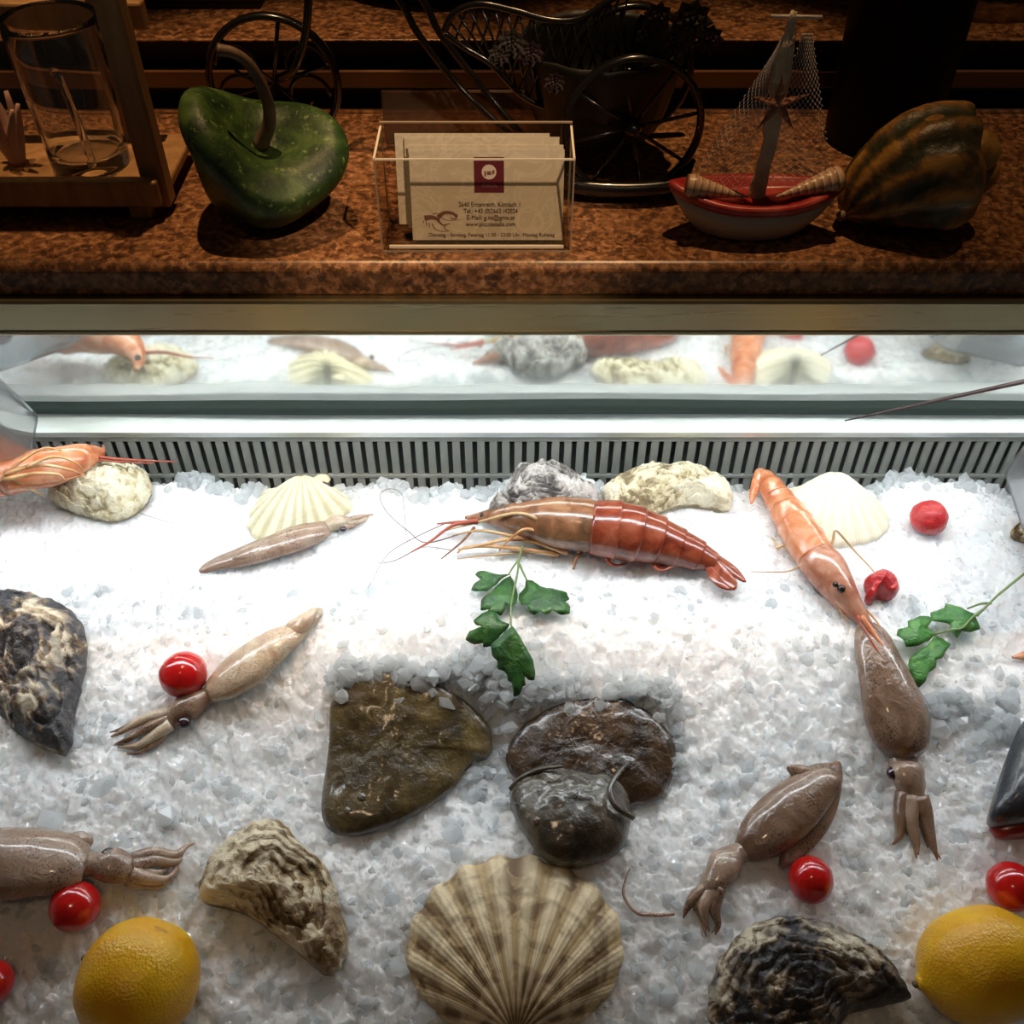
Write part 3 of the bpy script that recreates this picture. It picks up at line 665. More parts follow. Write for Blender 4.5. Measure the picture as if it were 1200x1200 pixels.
prawn('big red brown prawn lying in front of the grey oyster', [(545,606,2),(565,606,7),(600,606,20),(640,610,29),(675,614,32),(697,618,32)],
      [(694,618,33),(728,622,34),(760,630,30),(790,640,24),(815,650,19),(838,660,14)],
      [[(834,650),(850,662),(864,682),(860,692),(846,684),(832,666)],[(832,646),(848,654),(866,668),(875,682),(866,680),(846,664)],[(828,654),(838,668),(850,684),(858,692),(842,688),(828,672)]],
      [('walking_leg', [(690,642,.006),(660,626,.018),(625,606,.030),(600,602,.026),(560,612,.014),(520,622,.010)], .0019, T_, 0),
       ('walking_leg', [(680,646,.006),(650,630,.016),(618,620,.024),(600,630,.016),(585,645,.006)], .0019, L, 0),
       ('walking_leg', [(665,648,.006),(630,636,.012),(596,632,.012),(560,640,.008),(537,644,.005)], .0022, L, 0),
       ('walking_leg', [(655,650,.004),(620,645,.007),(575,640,.008),(545,642,.006),(536,648,.003)], .0022, L, 0),
       ('walking_leg', [(660,648,.003),(610,648,.004),(560,652,.004),(536,655,.002)], .0012, T_, 0),
       ('walking_leg', [(640,640,.006),(600,628,.012),(560,622,.012),(530,628,.008)], .0018, T_, 0),
       ('swimmeret', [(700,644,.013),(688,645,.010),(676,654,.010),(672,667,.010)], .0024, PR_BROWN, 0),
       ('swimmeret', [(712,646,.013),(713,658,.010),(722,663,.009),(735,660,.010)], .0022, PR_RED, 0),
       ('swimmeret', [(765,650,.013),(764,660,.010),(774,669,.009),(788,664,.010)], .0022, PR_RED, 0),
       ('swimmeret', [(778,654,.007),(770,662,.004),(780,664,.003),(792,658,.004)], .0018, PR_RED, 0),
       ('swimmeret', [(738,652,.006),(746,657,.004),(758,655,.004)], .0022, PR_BROWN, 0),
       ('antenna', [(560,610,.016),(530,616,.012),(505,634,.008),(482,647,.005)], .0017, A_, 0),
       ('antenna', [(560,612,.014),(535,612,.012),(512,614,.010)], .0018, A_, 0),
       ('antenna', [(556,618,.010),(540,636,.008),(517,655,.004)], .0013, PR_BROWN, 0),
       ('whisker', [(525,612,.012),(490,628,.010),(460,645,.006),(447,660,.004),(431,690,.003)], .0004, W_, 0),
       ('whisker', [(545,624,.010),(500,636,.006),(478,622,.010),(455,602,.014),(445,582,.016),(455,573,.018),(470,578,.016),(474,600,.012),(476,625,.007),(485,640,.005)], .0004, W_, 0),
       ('whisker', [(482,647,.005),(465,656,.004),(448,660,.003),(440,658,.003)], .0004, W_, 0),
       ('whisker', [(530,645,.004),(505,641,.005),(490,642,.004)], .0003, W_, 0)],
      PR_BROWN, PR_RED, PR_RED, eye=[(566,604,4,.0075)])
prawn('orange prawn with its head down beside the pale scallop', [(1046,778,1),(1030,752,4),(1014,730,8),(998,710,14),(984,690,20),(968,668,24),(955,652,24)],
      [(957,654,24),(945,636,23),(930,612,21),(916,590,17),(903,570,14),(896,558,11)],
      [[(893,548),(903,556),(906,570),(896,576),(884,566),(884,552)],[(884,556),(892,566),(886,582),(880,592),(878,580),(880,566)],[(900,556),(912,562),(916,570),(908,572)]],
      [('walking_leg', [(970,648,.010),(976,634,.016),(980,622,.020),(1000,644,.012),(1024,670,.006),(1022,676,.004)], .0011, T_, 0),
       ('walking_leg', [(950,660,.012),(935,665,.010),(920,670,.006),(880,670,.004)], .0009, T_, 0),
       ('walking_leg', [(975,700,.010),(985,715,.006),(995,730,.004)], .0011, L, 0),
       ('walking_leg', [(970,690,.010),(978,708,.006),(985,725,.003)], .0010, L, 0),
       ('walking_leg', [(1004,706,.010),(1022,722,.008),(1040,745,.006),(1052,762,.006)], .0010, L, 0),
       ('swimmeret', [(926,630,.008),(912,642,.005),(908,634,.004),(904,630,.003)], .0013, T_, 0),
       ('swimmeret', [(928,640,.008),(915,640,.005),(910,644,.003)], .0012, T_, 0),
       ('rostrum', [(1010,722,.016),(1028,748,.016),(1045,772,.016),(1062,796,.014)], .0020, PR_ORANGE, 0),
       ('antenna', [(1005,722,.012),(1022,752,.016),(1040,780,.018),(1060,800,.016),(1075,826,.010)], .0011, A_, 0),
       ('whisker', [(1010,718,.012),(1040,752,.016),(1072,800,.014),(1098,842,.003)], .0004, W_, 0)],
      PR_PINK, PR_ORANGE, PR_ORANGE, eye=[(986,690,5,.0225), (979,685,3.5,.0225)])
prawn('orange prawn with folded legs at the far left by the tub', [(120,524,3),(114,530,9),(95,536,17),(65,546,22),(30,552,24),(5,556,25)],
      [(6,556,25),(-15,558,26),(-40,566,24),(-70,580,20),(-95,598,14)], [[(-95,585),(-115,600),(-125,625),(-110,620),(-92,605)]],
      [('walking_leg', [(0,562,.030),(25,540,.040),(52,525,.044),(72,528,.038)], .0014, L, 0), ('walking_leg', [(5,556,.036),(45,545,.040),(80,550,.034),(96,556,.026)], .0017, L, 0),
       ('walking_leg', [(5,562,.034),(40,555,.036),(68,556,.032),(76,562,.024)], .0017, L, 0), ('walking_leg', [(5,558,.032),(30,570,.024),(50,580,.012)], .0016, L, 0),
       ('walking_leg', [(30,548,.042),(62,535,.044),(88,542,.036),(98,552,.028)], .0014, L, 0), ('walking_leg', [(10,572,.026),(60,566,.022),(100,556,.020)], .0016, PR_ORANGE, 0),
       ('antenna', [(112,535,.030),(140,538,.029),(175,540,.026),(207,541,.026)], .0012, A_, 0), ('antenna', [(112,538,.028),(140,541,.027),(180,543,.024)], .0010, A_, 0),
       ('whisker', [(95,562,.022),(120,582,.010),(160,600,.004),(211,616,.002)], .0004, W_, 0), ('whisker', [(85,545,.036),(70,528,.044),(60,520,.044)], .0006, W_, 0)],
      PR_ORANGE, PR_ORANGE, PR_ORANGE, base=.022, eye=[(115,524,4.5,.0305)], loc=(30, 560))
prawn('orange prawn tip poking in at the right border below the parsley', [(1186,770,1.5),(1198,769,5),(1215,768,9),(1240,764,14),(1262,760,16)], [(1260,760,16),(1285,752,15),(1310,742,12),(1330,730,8)],
      [[(1330,736),(1345,716),(1360,712),(1352,730)]], [], PR_ORANGE, PR_ORANGE, PR_ORANGE, loc=(1250, 762))

# flatfish in the hollow
fb = lambda s, a_: (lambda q, t, a: a_*fbm(q*42 + s, s, 4) + a_*.35*fbm(q*150, s+2, 3))
ff = thing('flatfish', 'olive brown flatfish, left of the pair set into the ice', 'fish', PI(475, 900))
dome('body', [(390,820),(386,870),(377,930),(379,962),(398,979),(432,976),(480,958),(528,928),(546,902),(560,890),(576,884),(572,850),(540,818),(490,792),(430,788)], .020, FL, ff, bump=fb(4, .0020), lift=.3, rings=26, segs=100, label='olive mottled skin')
dome('gill_flap', [(545,905),(560,890),(574,884),(576,872),(556,872),(540,882),(534,898)], .012, FL_D, ff, bump=fb(6, .001), lift=.3)
ball('eye', PI(408, 950, .0125), .0036, FL_G, ff, (1,1,.7)); ball('eye', PI(424, 934, .0150), .0034, FL_G, ff, (1,1,.7))
ff = thing('flatfish', 'dark brown flatfish, right of the pair, above the large scallop', 'fish', PI(690, 920))
dome('body', [(598,905),(594,880),(612,850),(650,826),(700,816),(745,824),(778,850),(792,880),(786,915),(772,936),(740,945),(720,962),(680,960),(630,935)], .019, FL_D, ff, bump=fb(9, .0018), lift=.3, rings=26, segs=100)
dome('head', [(598,922),(620,903),(655,897),(700,908),(722,905),(738,930),(738,968),(728,996),(700,1010),(664,1016),(636,1004),(615,978),(600,950)], .026, FL_G, ff, bump=fb(12, .0020), lift=.35, rings=22, segs=90, label='grey brown head lobe')
feeler('fin_edge', [(742,958,.018),(722,945,.026),(715,925,.028),(726,905,.026),(738,893,.020)], .0022, FL_G, ff, taper=.6)
feeler('fin_edge', [(598,925,.012),(610,912,.018),(632,902,.022),(660,898,.024)], .0018, FL_G, ff, taper=.6)
ball('eye', PI(630, 962, .0185), .0036, FL_D, ff, (1,1,.7)); ball('eye', PI(650, 985, .0170), .0034, FL_D, ff, (1,1,.7))
# dark fish at the right border
fi = thing('dark_fish', 'dark blue grey fish head with red jaw at the right border', 'fish', PI(1240, 900))
dome('head', [(1202,842),(1184,876),(1168,922),(1159,957),(1172,965),(1205,962),(1260,955),(1320,925),(1345,870),(1320,815),(1250,805)], .036, BLUEFISH, fi, bump=fb(15, .0012), lift=.45, rings=24, segs=90)
dome('jaw', [(1160,966),(1168,979),(1185,981),(1230,976),(1260,965),(1240,952),(1185,957)], .012, MOUTH, fi, lift=.5, label='dark red lower jaw')
ball('eye', PI(1240, 900, .037), .007, SQ_E, fi, (1,1,.6))

# parsley
def leaf(par, pts, m, h=.006, seed=0, curl=.003):
    O = np.array([tuple(PI(x, y, h)) for x, y in pts]); O = resample(O, len(pts)*4, True); c = O.mean(0); n = len(O); V = []
    for s_, dz in ((.02, 1), (.35, .9), (.7, .55), (1, 0)):
        q = c + (O-c)*s_; q[:, 2] += curl*dz*.6 + .0012*fbm(q*150 + seed, seed, 2); V.append(q)
    for s_, dz in ((.97, 0), (.6, .6), (.02, 1)):
        q = c + (O-c)*s_; q[:, 2] += curl*dz*.6 + .0012*fbm(q*150 + seed, seed, 2) - .0004; V.append(q)
    V = np.vstack(V); F = [(i*n+j, i*n+(j+1) % n, (i+1)*n+(j+1) % n, (i+1)*n+j) for i in range(6) for j in range(n)]
    MASK_POLY.append(pts); return mk('leaflet', V, F, m, par)
def cr(pts, ox, oy, s): return [(ox + x*s, oy + y*s) for x, y in pts]
pa = thing('parsley_sprig', 'dark green parsley sprig hanging below the big prawn', 'parsley', PI(600, 740))
c1 = lambda p: cr(p, 520, 630, 1/6)
leaf(pa, c1([(470,258),(400,262),(300,236),(240,232),(218,262),(262,290),(210,320),(190,366),(230,378),(300,374),(372,325),(400,300)]), LEAF, .007, 1)
leaf(pa, c1([(470,262),(400,310),(330,380),(262,440),(258,510),(320,500),(300,520),(360,530),(402,552),(432,505),(445,470),(470,492),(512,465),(522,400),(502,330),(482,280)]), LEAF, .008, 2)
leaf(pa, c1([(578,290),(620,300),(680,340),(760,358),(865,385),(885,440),(855,455),(890,492),(885,540),(820,548),(762,512),(745,540),(710,548),(680,520),(640,540),(600,520),(580,470),(545,475),(525,430),(530,390),(572,350)]), LEAF, .008, 3)
leaf(pa, c1([(465,605),(400,578),(360,525),(300,520),(265,535),(205,590),(228,615),(278,630),(180,650),(150,722),(210,755),(278,735),(275,770),(330,762),(400,690),(450,640)]), LEAF, .011, 4)
leaf(pa, c1([(484,618),(430,660),(330,760),(340,830),(380,870),(372,915),(422,940),(445,970),(450,1010),(480,1020),(492,1125),(532,1110),(560,1040),(577,1040),(570,970),(602,1000),(637,1005),(645,950),(630,860),(560,740),(505,650)]), LEAF, .017, 5)
for q in ([(555,60),(530,150),(518,250),(495,360),(475,470),(472,600),(484,640)], [(532,150),(490,205),(455,262)], [(534,190),(560,250),(585,300)]):
    feeler('stem', [(x, y, .011) for x, y in c1(q)], .0009, STEM, pa, taper=.6)
pa = thing('parsley_sprig', 'bright green parsley sprig at the right beside the squid', 'parsley', PI(1110, 740))
c2 = lambda p: cr(p, 950, 660, .3167)
leaf(pa, c2([(605,185),(560,165),(500,148),(495,165),(440,185),(445,215),(520,226),(515,245),(540,282),(560,252),(592,256),(627,246),(617,215)]), LEAF_B, .010, 6)
leaf(pa, c2([(455,205),(440,195),(400,196),(358,214),(362,235),(325,240),(318,265),(345,292),(350,312),(400,306),(440,285),(462,262),(432,238)]), LEAF_B, .009, 7)
leaf(pa, c2([(462,265),(520,300),(500,325),(490,350),(465,356),(465,385),(432,410),(425,440),(400,462),(376,450),(375,420),(360,386),(366,350),(390,330),(430,305)]), LEAF_B, .008, 8)
for q in ([(840,0),(789,40),(700,112),(650,160),(616,195)], [(668,148),(630,150),(580,168)], [(640,170),(600,200),(560,240),(515,248),(455,264)]):
    feeler('stem', [(x, y, .013) for x, y in c2(q)], .0010, STEM, pa, taper=.7)

# tubs at the borders
def tub(label, corners, depth, m, inner, par_label):
    pass
def rounded_tub(t, c, ux, uy, uz, w, l, h, wall):
    """open clear tub: outer and inner rounded-rect rings lofted into one shell"""
    def ring(sw, sl, z, r):
        out = []
        for k, (sx, sy) in enumerate(((1,1),(-1,1),(-1,-1),(1,-1))):
            for a in np.linspace(0, 90, 6):
                A = math.radians(a + 90*k); out.append(np.array(c) + ux*(sx*(sw-r)+r*math.cos(A)) + uy*(sy*(sl-r)+r*math.sin(A)) + uz*z)
        return out
    R = [ring(w*.80, l*.80, 0, .012), ring(w*.82, l*.82, .001, .012), ring(w*.96, l*.96, h*.93, .016), ring(w*1.06, l*1.06, h*.95, .018), ring(w*1.06, l*1.06, h, .018),
         ring(w*.94, l*.94, h, .015), ring(w*.80-wall, l*.80-wall, wall, .011)]
    n = 24; V = np.array([p for r in R for p in r]); F = [(i*n+j, i*n+(j+1) % n, (i+1)*n+(j+1) % n, (i+1)*n+j) for i in range(len(R)-1) for j in range(n)]
    F += [tuple(range(n))[::-1], tuple((len(R)-1)*n+j for j in range(n))]
    mk('shell', V, F, PLASTIC, t, True)
def tub_axes(tilt_x, tilt_y):
    M = Matrix.Rotation(tilt_y, 3, 'Y') @ Matrix.Rotation(tilt_x, 3, 'X')
    return [np.array(M @ Vector(v)) for v in ((1,0,0),(0,1,0),(0,0,1))]
ux, uy, uz = tub_axes(.25, -.35)
lc = Vector((-.378, .549, .112)); t = thing('plastic_tub', 'clear plastic tub of dark red berries at the left edge', 'tub', lc)
rounded_tub(t, lc, ux, uy, uz, .055, .030, .078, .002)
k = 0
for i in range(5):
    for j in range(2):
        p = np.array(lc) + ux*(-.032 + .0165*i) + uy*(-.010 + .0185*j) + uz*(.022 + .010*((i+j) % 2))
        bm = bmesh.new(); bmesh.ops.create_icosphere(bm, subdivisions=3, radius=.0095); v = np.array([tuple(q.co) for q in bm.verts]); f = [tuple(q.index for q in w.verts) for w in bm.faces]; bm.free()
        v = v*(1 + .10*np.sin(v[:, :1]*900)*np.sin(v[:, 1:2]*900+i)*np.sin(v[:, 2:]*900+j)) + p
        tag(mk('berry', v, f, BERRY), 'dark red bumpy berry inside the clear tub at the left edge', 'berry', 'berries in the left tub')
ux, uy, uz = tub_axes(.15, .25)
rc = Vector((.386, .500, .092)); t = thing('plastic_tub', 'clear plastic tub with purple flesh at the right edge', 'tub', rc)
rounded_tub(t, rc, ux, uy, uz, .050, .048, .055, .002)
tag(tube('octopus_arm', [np.array(rc)+ux*a+uy*b+uz*.022 for a, b in ((-.03,-.02),(-.02,.02),(.01,.025),(.028,0),(.005,-.022),(-.008,-.004))], [.010,.011,.011,.010,.008,.004], OCTO, None, 14, 1, 6), 'purple octopus arm coiled in the clear tub at the right edge', 'octopus')
p0 = PY(990, 493, .570); p1 = PY(1200, 447, .545); d = p1 - p0
tag(tube('skewer', [p0, p0+d*.3, p1, p0+d*1.55], [.0004,.0011,.0017,.0019], mat('dark_skewer', (.03,.012,.012), .4), None, 10), 'thin dark pointed skewer sticking out over the right tub', 'skewer')

# ------------------------------------------------------------------ crushed ice
def worley(x, y, cell, s):
    cx = np.floor(x/cell); cy = np.floor(y/cell); best = np.full(x.shape, 1e9); h = np.zeros(x.shape)
    for dx in (-1, 0, 1):
        for dy in (-1, 0, 1):
            ix = (cx+dx).astype(np.int64); iy = (cy+dy).astype(np.int64); z0 = np.zeros_like(ix)
            px = (ix + _h(ix, iy, z0, s))*cell; py = (iy + _h(ix, iy, z0, s+1))*cell
            ex, ey = x-px, y-py; d = ex*ex*(1 + .8*_h(ix, iy, z0, s+5)) + ey*ey
            hh = (_h(ix, iy, z0, s+2)-.5)*cell*.34 + ex*(_h(ix, iy, z0, s+3)-.5)*1.1 + ey*(_h(ix, iy, z0, s+4)-.5)*1.1
            w = d < best; best = np.where(w, d, best); h = np.where(w, hh, h)
    return h
def detail(x, y):
    wob = .0012*np.stack([vn(np.stack([x*400, y*400, x*0], -1), 5), vn(np.stack([x*400, y*400, x*0+9], -1), 6)])
    x2, y2 = x + wob[0], y + wob[1]
    p = np.stack([x*60, y*60, x*0], -1)
    return (worley(x2, y2, .0100, 11)*.50 + worley(x2*1.1+y2*.3, y2, .0050, 31)*.55) * np.clip(1.15 - (y-.30)*2.2, .55, 1.1) + .0012*vn(p, 40)
nx, ny = 1080, 620
gx, gy = np.meshgrid(np.linspace(-.52, .52, nx), np.linspace(.020, .580, ny))
gz = ice0(gx, gy, True) + detail(gx, gy)
V = np.stack([gx, gy, gz], -1).reshape(-1, 3)
idx = np.arange(nx*ny).reshape(ny, nx); Q = np.stack([idx[:-1, :-1], idx[:-1, 1:], idx[1:, 1:], idx[1:, :-1]], -1).reshape(-1, 4)
def mk_fast(name, V, Q, m, smooth):
    me = bpy.data.meshes.new(name); k = Q.shape[1]; me.vertices.add(len(V)); me.vertices.foreach_set('co', V.astype(np.float32).ravel())
    me.loops.add(Q.size); me.loops.foreach_set('vertex_index', Q.astype(np.int32).ravel())
    me.polygons.add(len(Q)); me.polygons.foreach_set('loop_start', np.arange(0, Q.size, k, dtype=np.int32))
    me.polygons.foreach_set('use_smooth', np.full(len(Q), smooth)); me.update(calc_edges=True); me.validate()
    me.materials.append(m); o = bpy.data.objects.new(name, me); COL.objects.link(o); return o
o = mk_fast('crushed_ice', V, Q, ICE, True); o['kind'] = 'stuff'; tag(o, 'sloping bed of white crushed ice filling the display case', 'ice')
# loose chips
bm = bmesh.new(); bmesh.ops.create_icosphere(bm, subdivisions=1, radius=1); bv = np.array([tuple(q.co) for q in bm.verts]); bf = np.array([[q.index for q in p.verts] for p in bm.faces]); bm.free()
def inpoly(p, poly):
    x, y = p[:, 0], p[:, 1]; r = np.zeros(len(p), bool); n = len(poly)
    for i in range(n):
        x0, y0 = poly[i]; x1, y1 = poly[(i+1) % n]
        if y0 == y1: continue
        c = ((y0 > y) != (y1 > y)) & (x < (x1-x0)*(y-y0)/(y1-y0) + x0); r ^= c
    return r
def chips(xy, size, lift, flat=.45, tilt=.55):
    n = len(xy); z = ice0(xy[:, 0], xy[:, 1], True) + lift*size; C = np.c_[xy, z]
    nrm = np.c_[RNG.normal(0, tilt, n), RNG.normal(-.25, tilt, n), np.ones(n)]; nrm /= np.linalg.norm(nrm, axis=1)[:, None]
    t1 = np.cross(nrm, RNG.normal(size=(n, 3))); t1 /= np.linalg.norm(t1, axis=1)[:, None]; q = np.stack([t1, np.cross(nrm, t1), nrm], -1)
    jit = 1 + RNG.uniform(-.28, .28, (n, len(bv), 1)); sc3 = np.c_[RNG.uniform(.6, 1.25, (n, 2)), RNG.uniform(.7, 1.2, n)*flat][:, None, :]
    W = (bv[None]*jit*sc3)*size[:, None, None]; W = np.einsum('nij,nkj->nki', q, W) + C[:, None]
    F = bf[None] + (np.arange(n)*len(bv))[:, None, None]
    return W.reshape(-1, 3), F.reshape(-1, 3)
def keep_mask(xy, grow):
    P = proj(np.c_[xy, ice0(xy[:, 0], xy[:, 1])+.003]); bad = np.zeros(len(xy), bool)
    for pl in MASK_POLY: bad |= inpoly(P, pl)
    for x, y, r in MASK_DISC: bad |= (P[:, 0]-x)**2 + (P[:, 1]-y)**2 < (r + grow)**2
    return ~bad, P
xy = np.c_[RNG.uniform(-.45, .45, 2600), RNG.uniform(.12, .46, 2600)]; ok, P = keep_mask(xy, 6); xy = xy[ok & (P[:, 1] < 1260)]
size = (RNG.gamma(2.4, .0009, len(xy)) + .0012)*np.clip(1.4 - (xy[:, 1]-.2)*2.4, .5, 1.4)
parts = [chips(xy, size, -.05, .34, .35)]
# bigger lumps: along the back edge, over the tails of the flatfish, by the dark fish
ex = RNG.uniform(-.42, .42, 520); exy = np.c_[ex, .549 + .006*np.sin(ex*47) + RNG.normal(0, .006, 520)]; ok, _ = keep_mask(exy, 4); exy = exy[ok]
parts.append(chips(exy, RNG.uniform(.0025, .0060, len(exy)), .15, .8, .8))
def px_lumps(n, x0, x1, y0, sy, s0, s1, h, wave):
    xs_ = RNG.uniform(x0, x1, n); ys_ = y0 + wave*np.sin(xs_*.045) - np.abs(RNG.normal(0, sy, n))*np.sign(RNG.uniform(-.75, .25, n)*-1)
    w = np.array([tuple(PI(a, b, h))[:2] for a, b in zip(xs_, ys_)]); return w, RNG.uniform(s0, s1, n)
for args, lz in (((190, 386, 600, 806, 16, .0025, .0070, .006, 7), 1.7), ((130, 590, 800, 822, 13, .0025, .0065, .006, 5), 1.6), ((70, 1090, 1190, 845, 25, .003, .008, .003, 5), .3),
             ((40, 772, 800, 880, 24, .003, .006, .004, 0), .5), ((30, 548, 600, 915, 22, .003, .0065, .003, 0), .5)):
    w, s_ = px_lumps(*args); parts.append(chips(w, s_, lz, .7, .7))
v, f = join([(a, []) for a, b in parts]); off = 0; fl = []
for a, b in parts: fl.append(b + off); off += len(a)
o = mk_fast('ice_chips', v, np.vstack(fl), CHIP, False); o['kind'] = 'stuff'; tag(o, 'larger clear ice chips heaped over the flatfish tails and along the back edge', 'ice')

# ------------------------------------------------------------------ ornaments on the granite counter
# lantern
ln = thing('wooden_lantern', 'wooden box lantern with glass front at the left end of the counter', 'lantern', (-.26, .56, CT))
XR = -.188
for y in (.517, .580):
    for x in (XR-.013 - (.028 if y > .55 else 0), -.345): box('post', (x, x+.013, y+.001, y+.014, CT+.004, .52), WOOD, ln)
box('front_rail', (-.352, -.1905, .510, .5175, .3235, .3385), WOOD, ln); box('rear_rail', (-.352, -.2000, .582, .592, .3170, .3270), WOOD, ln)
box('rear_rail', (-.352, -.2000, .582, .592, .390, .4045), WOOD, ln); box('floor_board', (-.345, -.190, .5176, .590, .3225, .3285), WOOD, ln)
for x in (-.210, -.340):
    for y in (.513, .583): box('foot', (x, x+.012, y, y+.010, CT, .3225), WOOD, ln)
box('glass_pane', (-.332, XR-.013, .5225, .5245, .3290, .515), GLASS, ln, 0)
mg = PY(108, 190, .553); mc = (mg.x, .553, .3287)
mug = thing('glass_mug', 'clear glass mug with a loop handle inside the wooden lantern', 'mug', mc)
lathe('bowl', [(0,.001),(.019,.0),(.0215,.003),(.022,.02),(.0235,.045),(.0245,.076),(.0232,.076),(.0218,.045),(.0202,.02),(.018,.008),(0,.007)], mc, GLASS, mug, 40)
tube('handle', [Vector(mc)+Vector((.004,-.0215,.060)), Vector(mc)+Vector((.008,-.0265,.058)), Vector(mc)+Vector((.012,-.030,.035)), Vector(mc)+Vector((.012,-.027,.014)), Vector(mc)+Vector((.008,-.0205,.010))], .0022, GLASS, mug, 10, k=6)
st = PY(8, 150, .552); sp = Vector((st.x, .552, .3287))
dr = thing('dried_coral', 'pale branching coral piece inside the wooden lantern at the left border', 'coral', sp)
CORAL = mat('coral', (.38,.22,.17), .7)
for k in range(7):
    a = k*.9; tube('branch', [sp, sp+Vector((.006*math.cos(a), .006*math.sin(a), .018)), sp+Vector((.012*math.cos(a+.4), .010*math.sin(a), .034+.004*(k % 3)))], [.004,.003,.0012], CORAL, dr, 8)
# green gourd
gb = PZ(302, 258, CT); gd = thing('green_gourd', 'green mottled gourd with long curved stem beside the lantern', 'gourd', gb)
ax = Vector((.40, -.20, 1)).normalized()
def gfn(a, t, r, h): return (r*(1 + .07*math.cos(2*a+.6) + .025*math.cos(5*a)), h + .0095*math.cos(2*(a-.35))*min(1, (r/.035)**2)*(1 if h > .03 else h/.03))
gz0 = gb + Vector((-.007, .010, .003))
lathe('body', [(0,.000),(.014,.000),(.023,.006),(.031,.019),(.039,.033),(.0435,.044),(.0415,.053),(.032,.057),(.020,.053),(.009,.046),(0,.043)], gz0, GOURD, gd, 72, ax, lambda *q: tuple(.95*w_ for w_ in gfn(*q)), 5)
top = gz0 + ax*.042
tube('stem', [top, PY(316,140,top.y-.002), PY(310,108,top.y-.004), PY(294,78,top.y-.006), PY(276,63,top.y-.008), PY(254,58,top.y-.010)], [.0042,.0034,.0030,.0027,.0026,.0030], GSTEM, gd, 12, k=6, up=(0,1,0))
# iron tricycle planter
tr = thing('iron_tricycle', 'black wrought iron tricycle planter with a flower basket behind the cards', 'ornament', PZ(560, 150, CT))
def ring_pts(c, r, y, n=40): return [(c.x + r*math.cos(2*math.pi*i/n), y, c.z + r*math.sin(2*math.pi*i/n)) for i in range(n + 1)]
def torus(name, c, r, rr, par, yaw=0.0, n=48, m=10):
    V = []; 
    for i in range(n):
        a = 2*math.pi*i/n
        for j in range(m):
            b = 2*math.pi*j/m; q = r + rr*math.cos(b); x, y, z = q*math.cos(a), rr*math.sin(b)*1.6, q*math.sin(a)
            V.append((c[0] + x*math.cos(yaw) - y*math.sin(yaw), c[1] + x*math.sin(yaw) + y*math.cos(yaw), c[2] + z))
    F = [(i*m+j, ((i+1) % n)*m+j, ((i+1) % n)*m+(j+1) % m, i*m+(j+1) % m) for i in range(n) for j in range(m)]
    return mk(name, V, F, IRON, par)
yf = .600; wc = PY(321, 97, yf); wr = wc.z - CT - .0022; wr = min(wr, .038)
wc = Vector((wc.x, yf, CT + wr + .0022))
wf = torus('wheel', wc, wr, .0022, tr)
def scroll(c, r, a0, a1, sgn, y): return [(c[0] + (r*(1-.75*t))*math.cos(a0+(a1-a0)*t)*sgn, y, c[2] + (r*(1-.75*t))*math.sin(a0+(a1-a0)*t)) for t in np.linspace(0, 1, 12)]
for sx in (-1, 1):
    for sz in (-.35, .45):
        cc = (wc.x + sx*wr*.48, yf, wc.z + sz*wr*.6); tube('scroll', scroll(cc, wr*.40, 0, 5.6, sx, yf), .0013, IRON, wf, 8, k=3, up=(0,1,0))
for k in range(6):
    a = k*math.pi/3 + .3; tube('spoke', [wc, wc + Vector((wr*math.cos(a), 0, wr*math.sin(a)))], .0012, IRON, wf, 8, k=2, up=(0,1,0))
tube('fork', [wc + Vector((0,.004,0)), PY(345,80,yf-.004), PY(358,40,yf-.004), PY(362,-10,yf-.004), PY(366,-60,yf-.004)], .0024, IRON, tr, 10, k=5, up=(0,1,0))
tube('handlebar', [PY(345,-62,yf-.02), PY(366,-60,yf-.004), PY(400,-40,yf+.015)], .0024, IRON, tr, 10, k=5, up=(0,1,0))
for ox in (0, 26): tube('frame_tube', [PY(362+ox*.3,-12,yf), PY(455+ox,-10,yf+.002), PY(490+ox,40,yf), PY(540+ox,104,yf-.005), PY(600+ox*.5,160,yf-.02)], .0021, IRON, tr, 10, k=5, up=(0,1,0))
yr = .540; rc_ = PY(741, 150, yr); rr = rc_.z - CT - .002
for y, dx in ((yr, 0), (yr+.075, .004)):
    c = Vector((rc_.x + dx, y, CT + rr + .002)); w = torus('wheel', c, rr, .0021, tr, .10)
    for k in range(8):
        a = k*math.pi/4 + .2; tube('spoke', [c, c + Vector((rr*math.cos(a), .003*math.cos(a), rr*math.sin(a)))], .0011, IRON, w, 8, k=2, up=(0,1,0))
    ball('hub', c, .0050, IRON, w, (1,1.3,1))
hub = Vector((rc_.x, yr, CT+rr+.002)); tube('axle', [hub, hub+Vector((.004, .075, 0))], .0022, IRON, tr, 10, k=2)
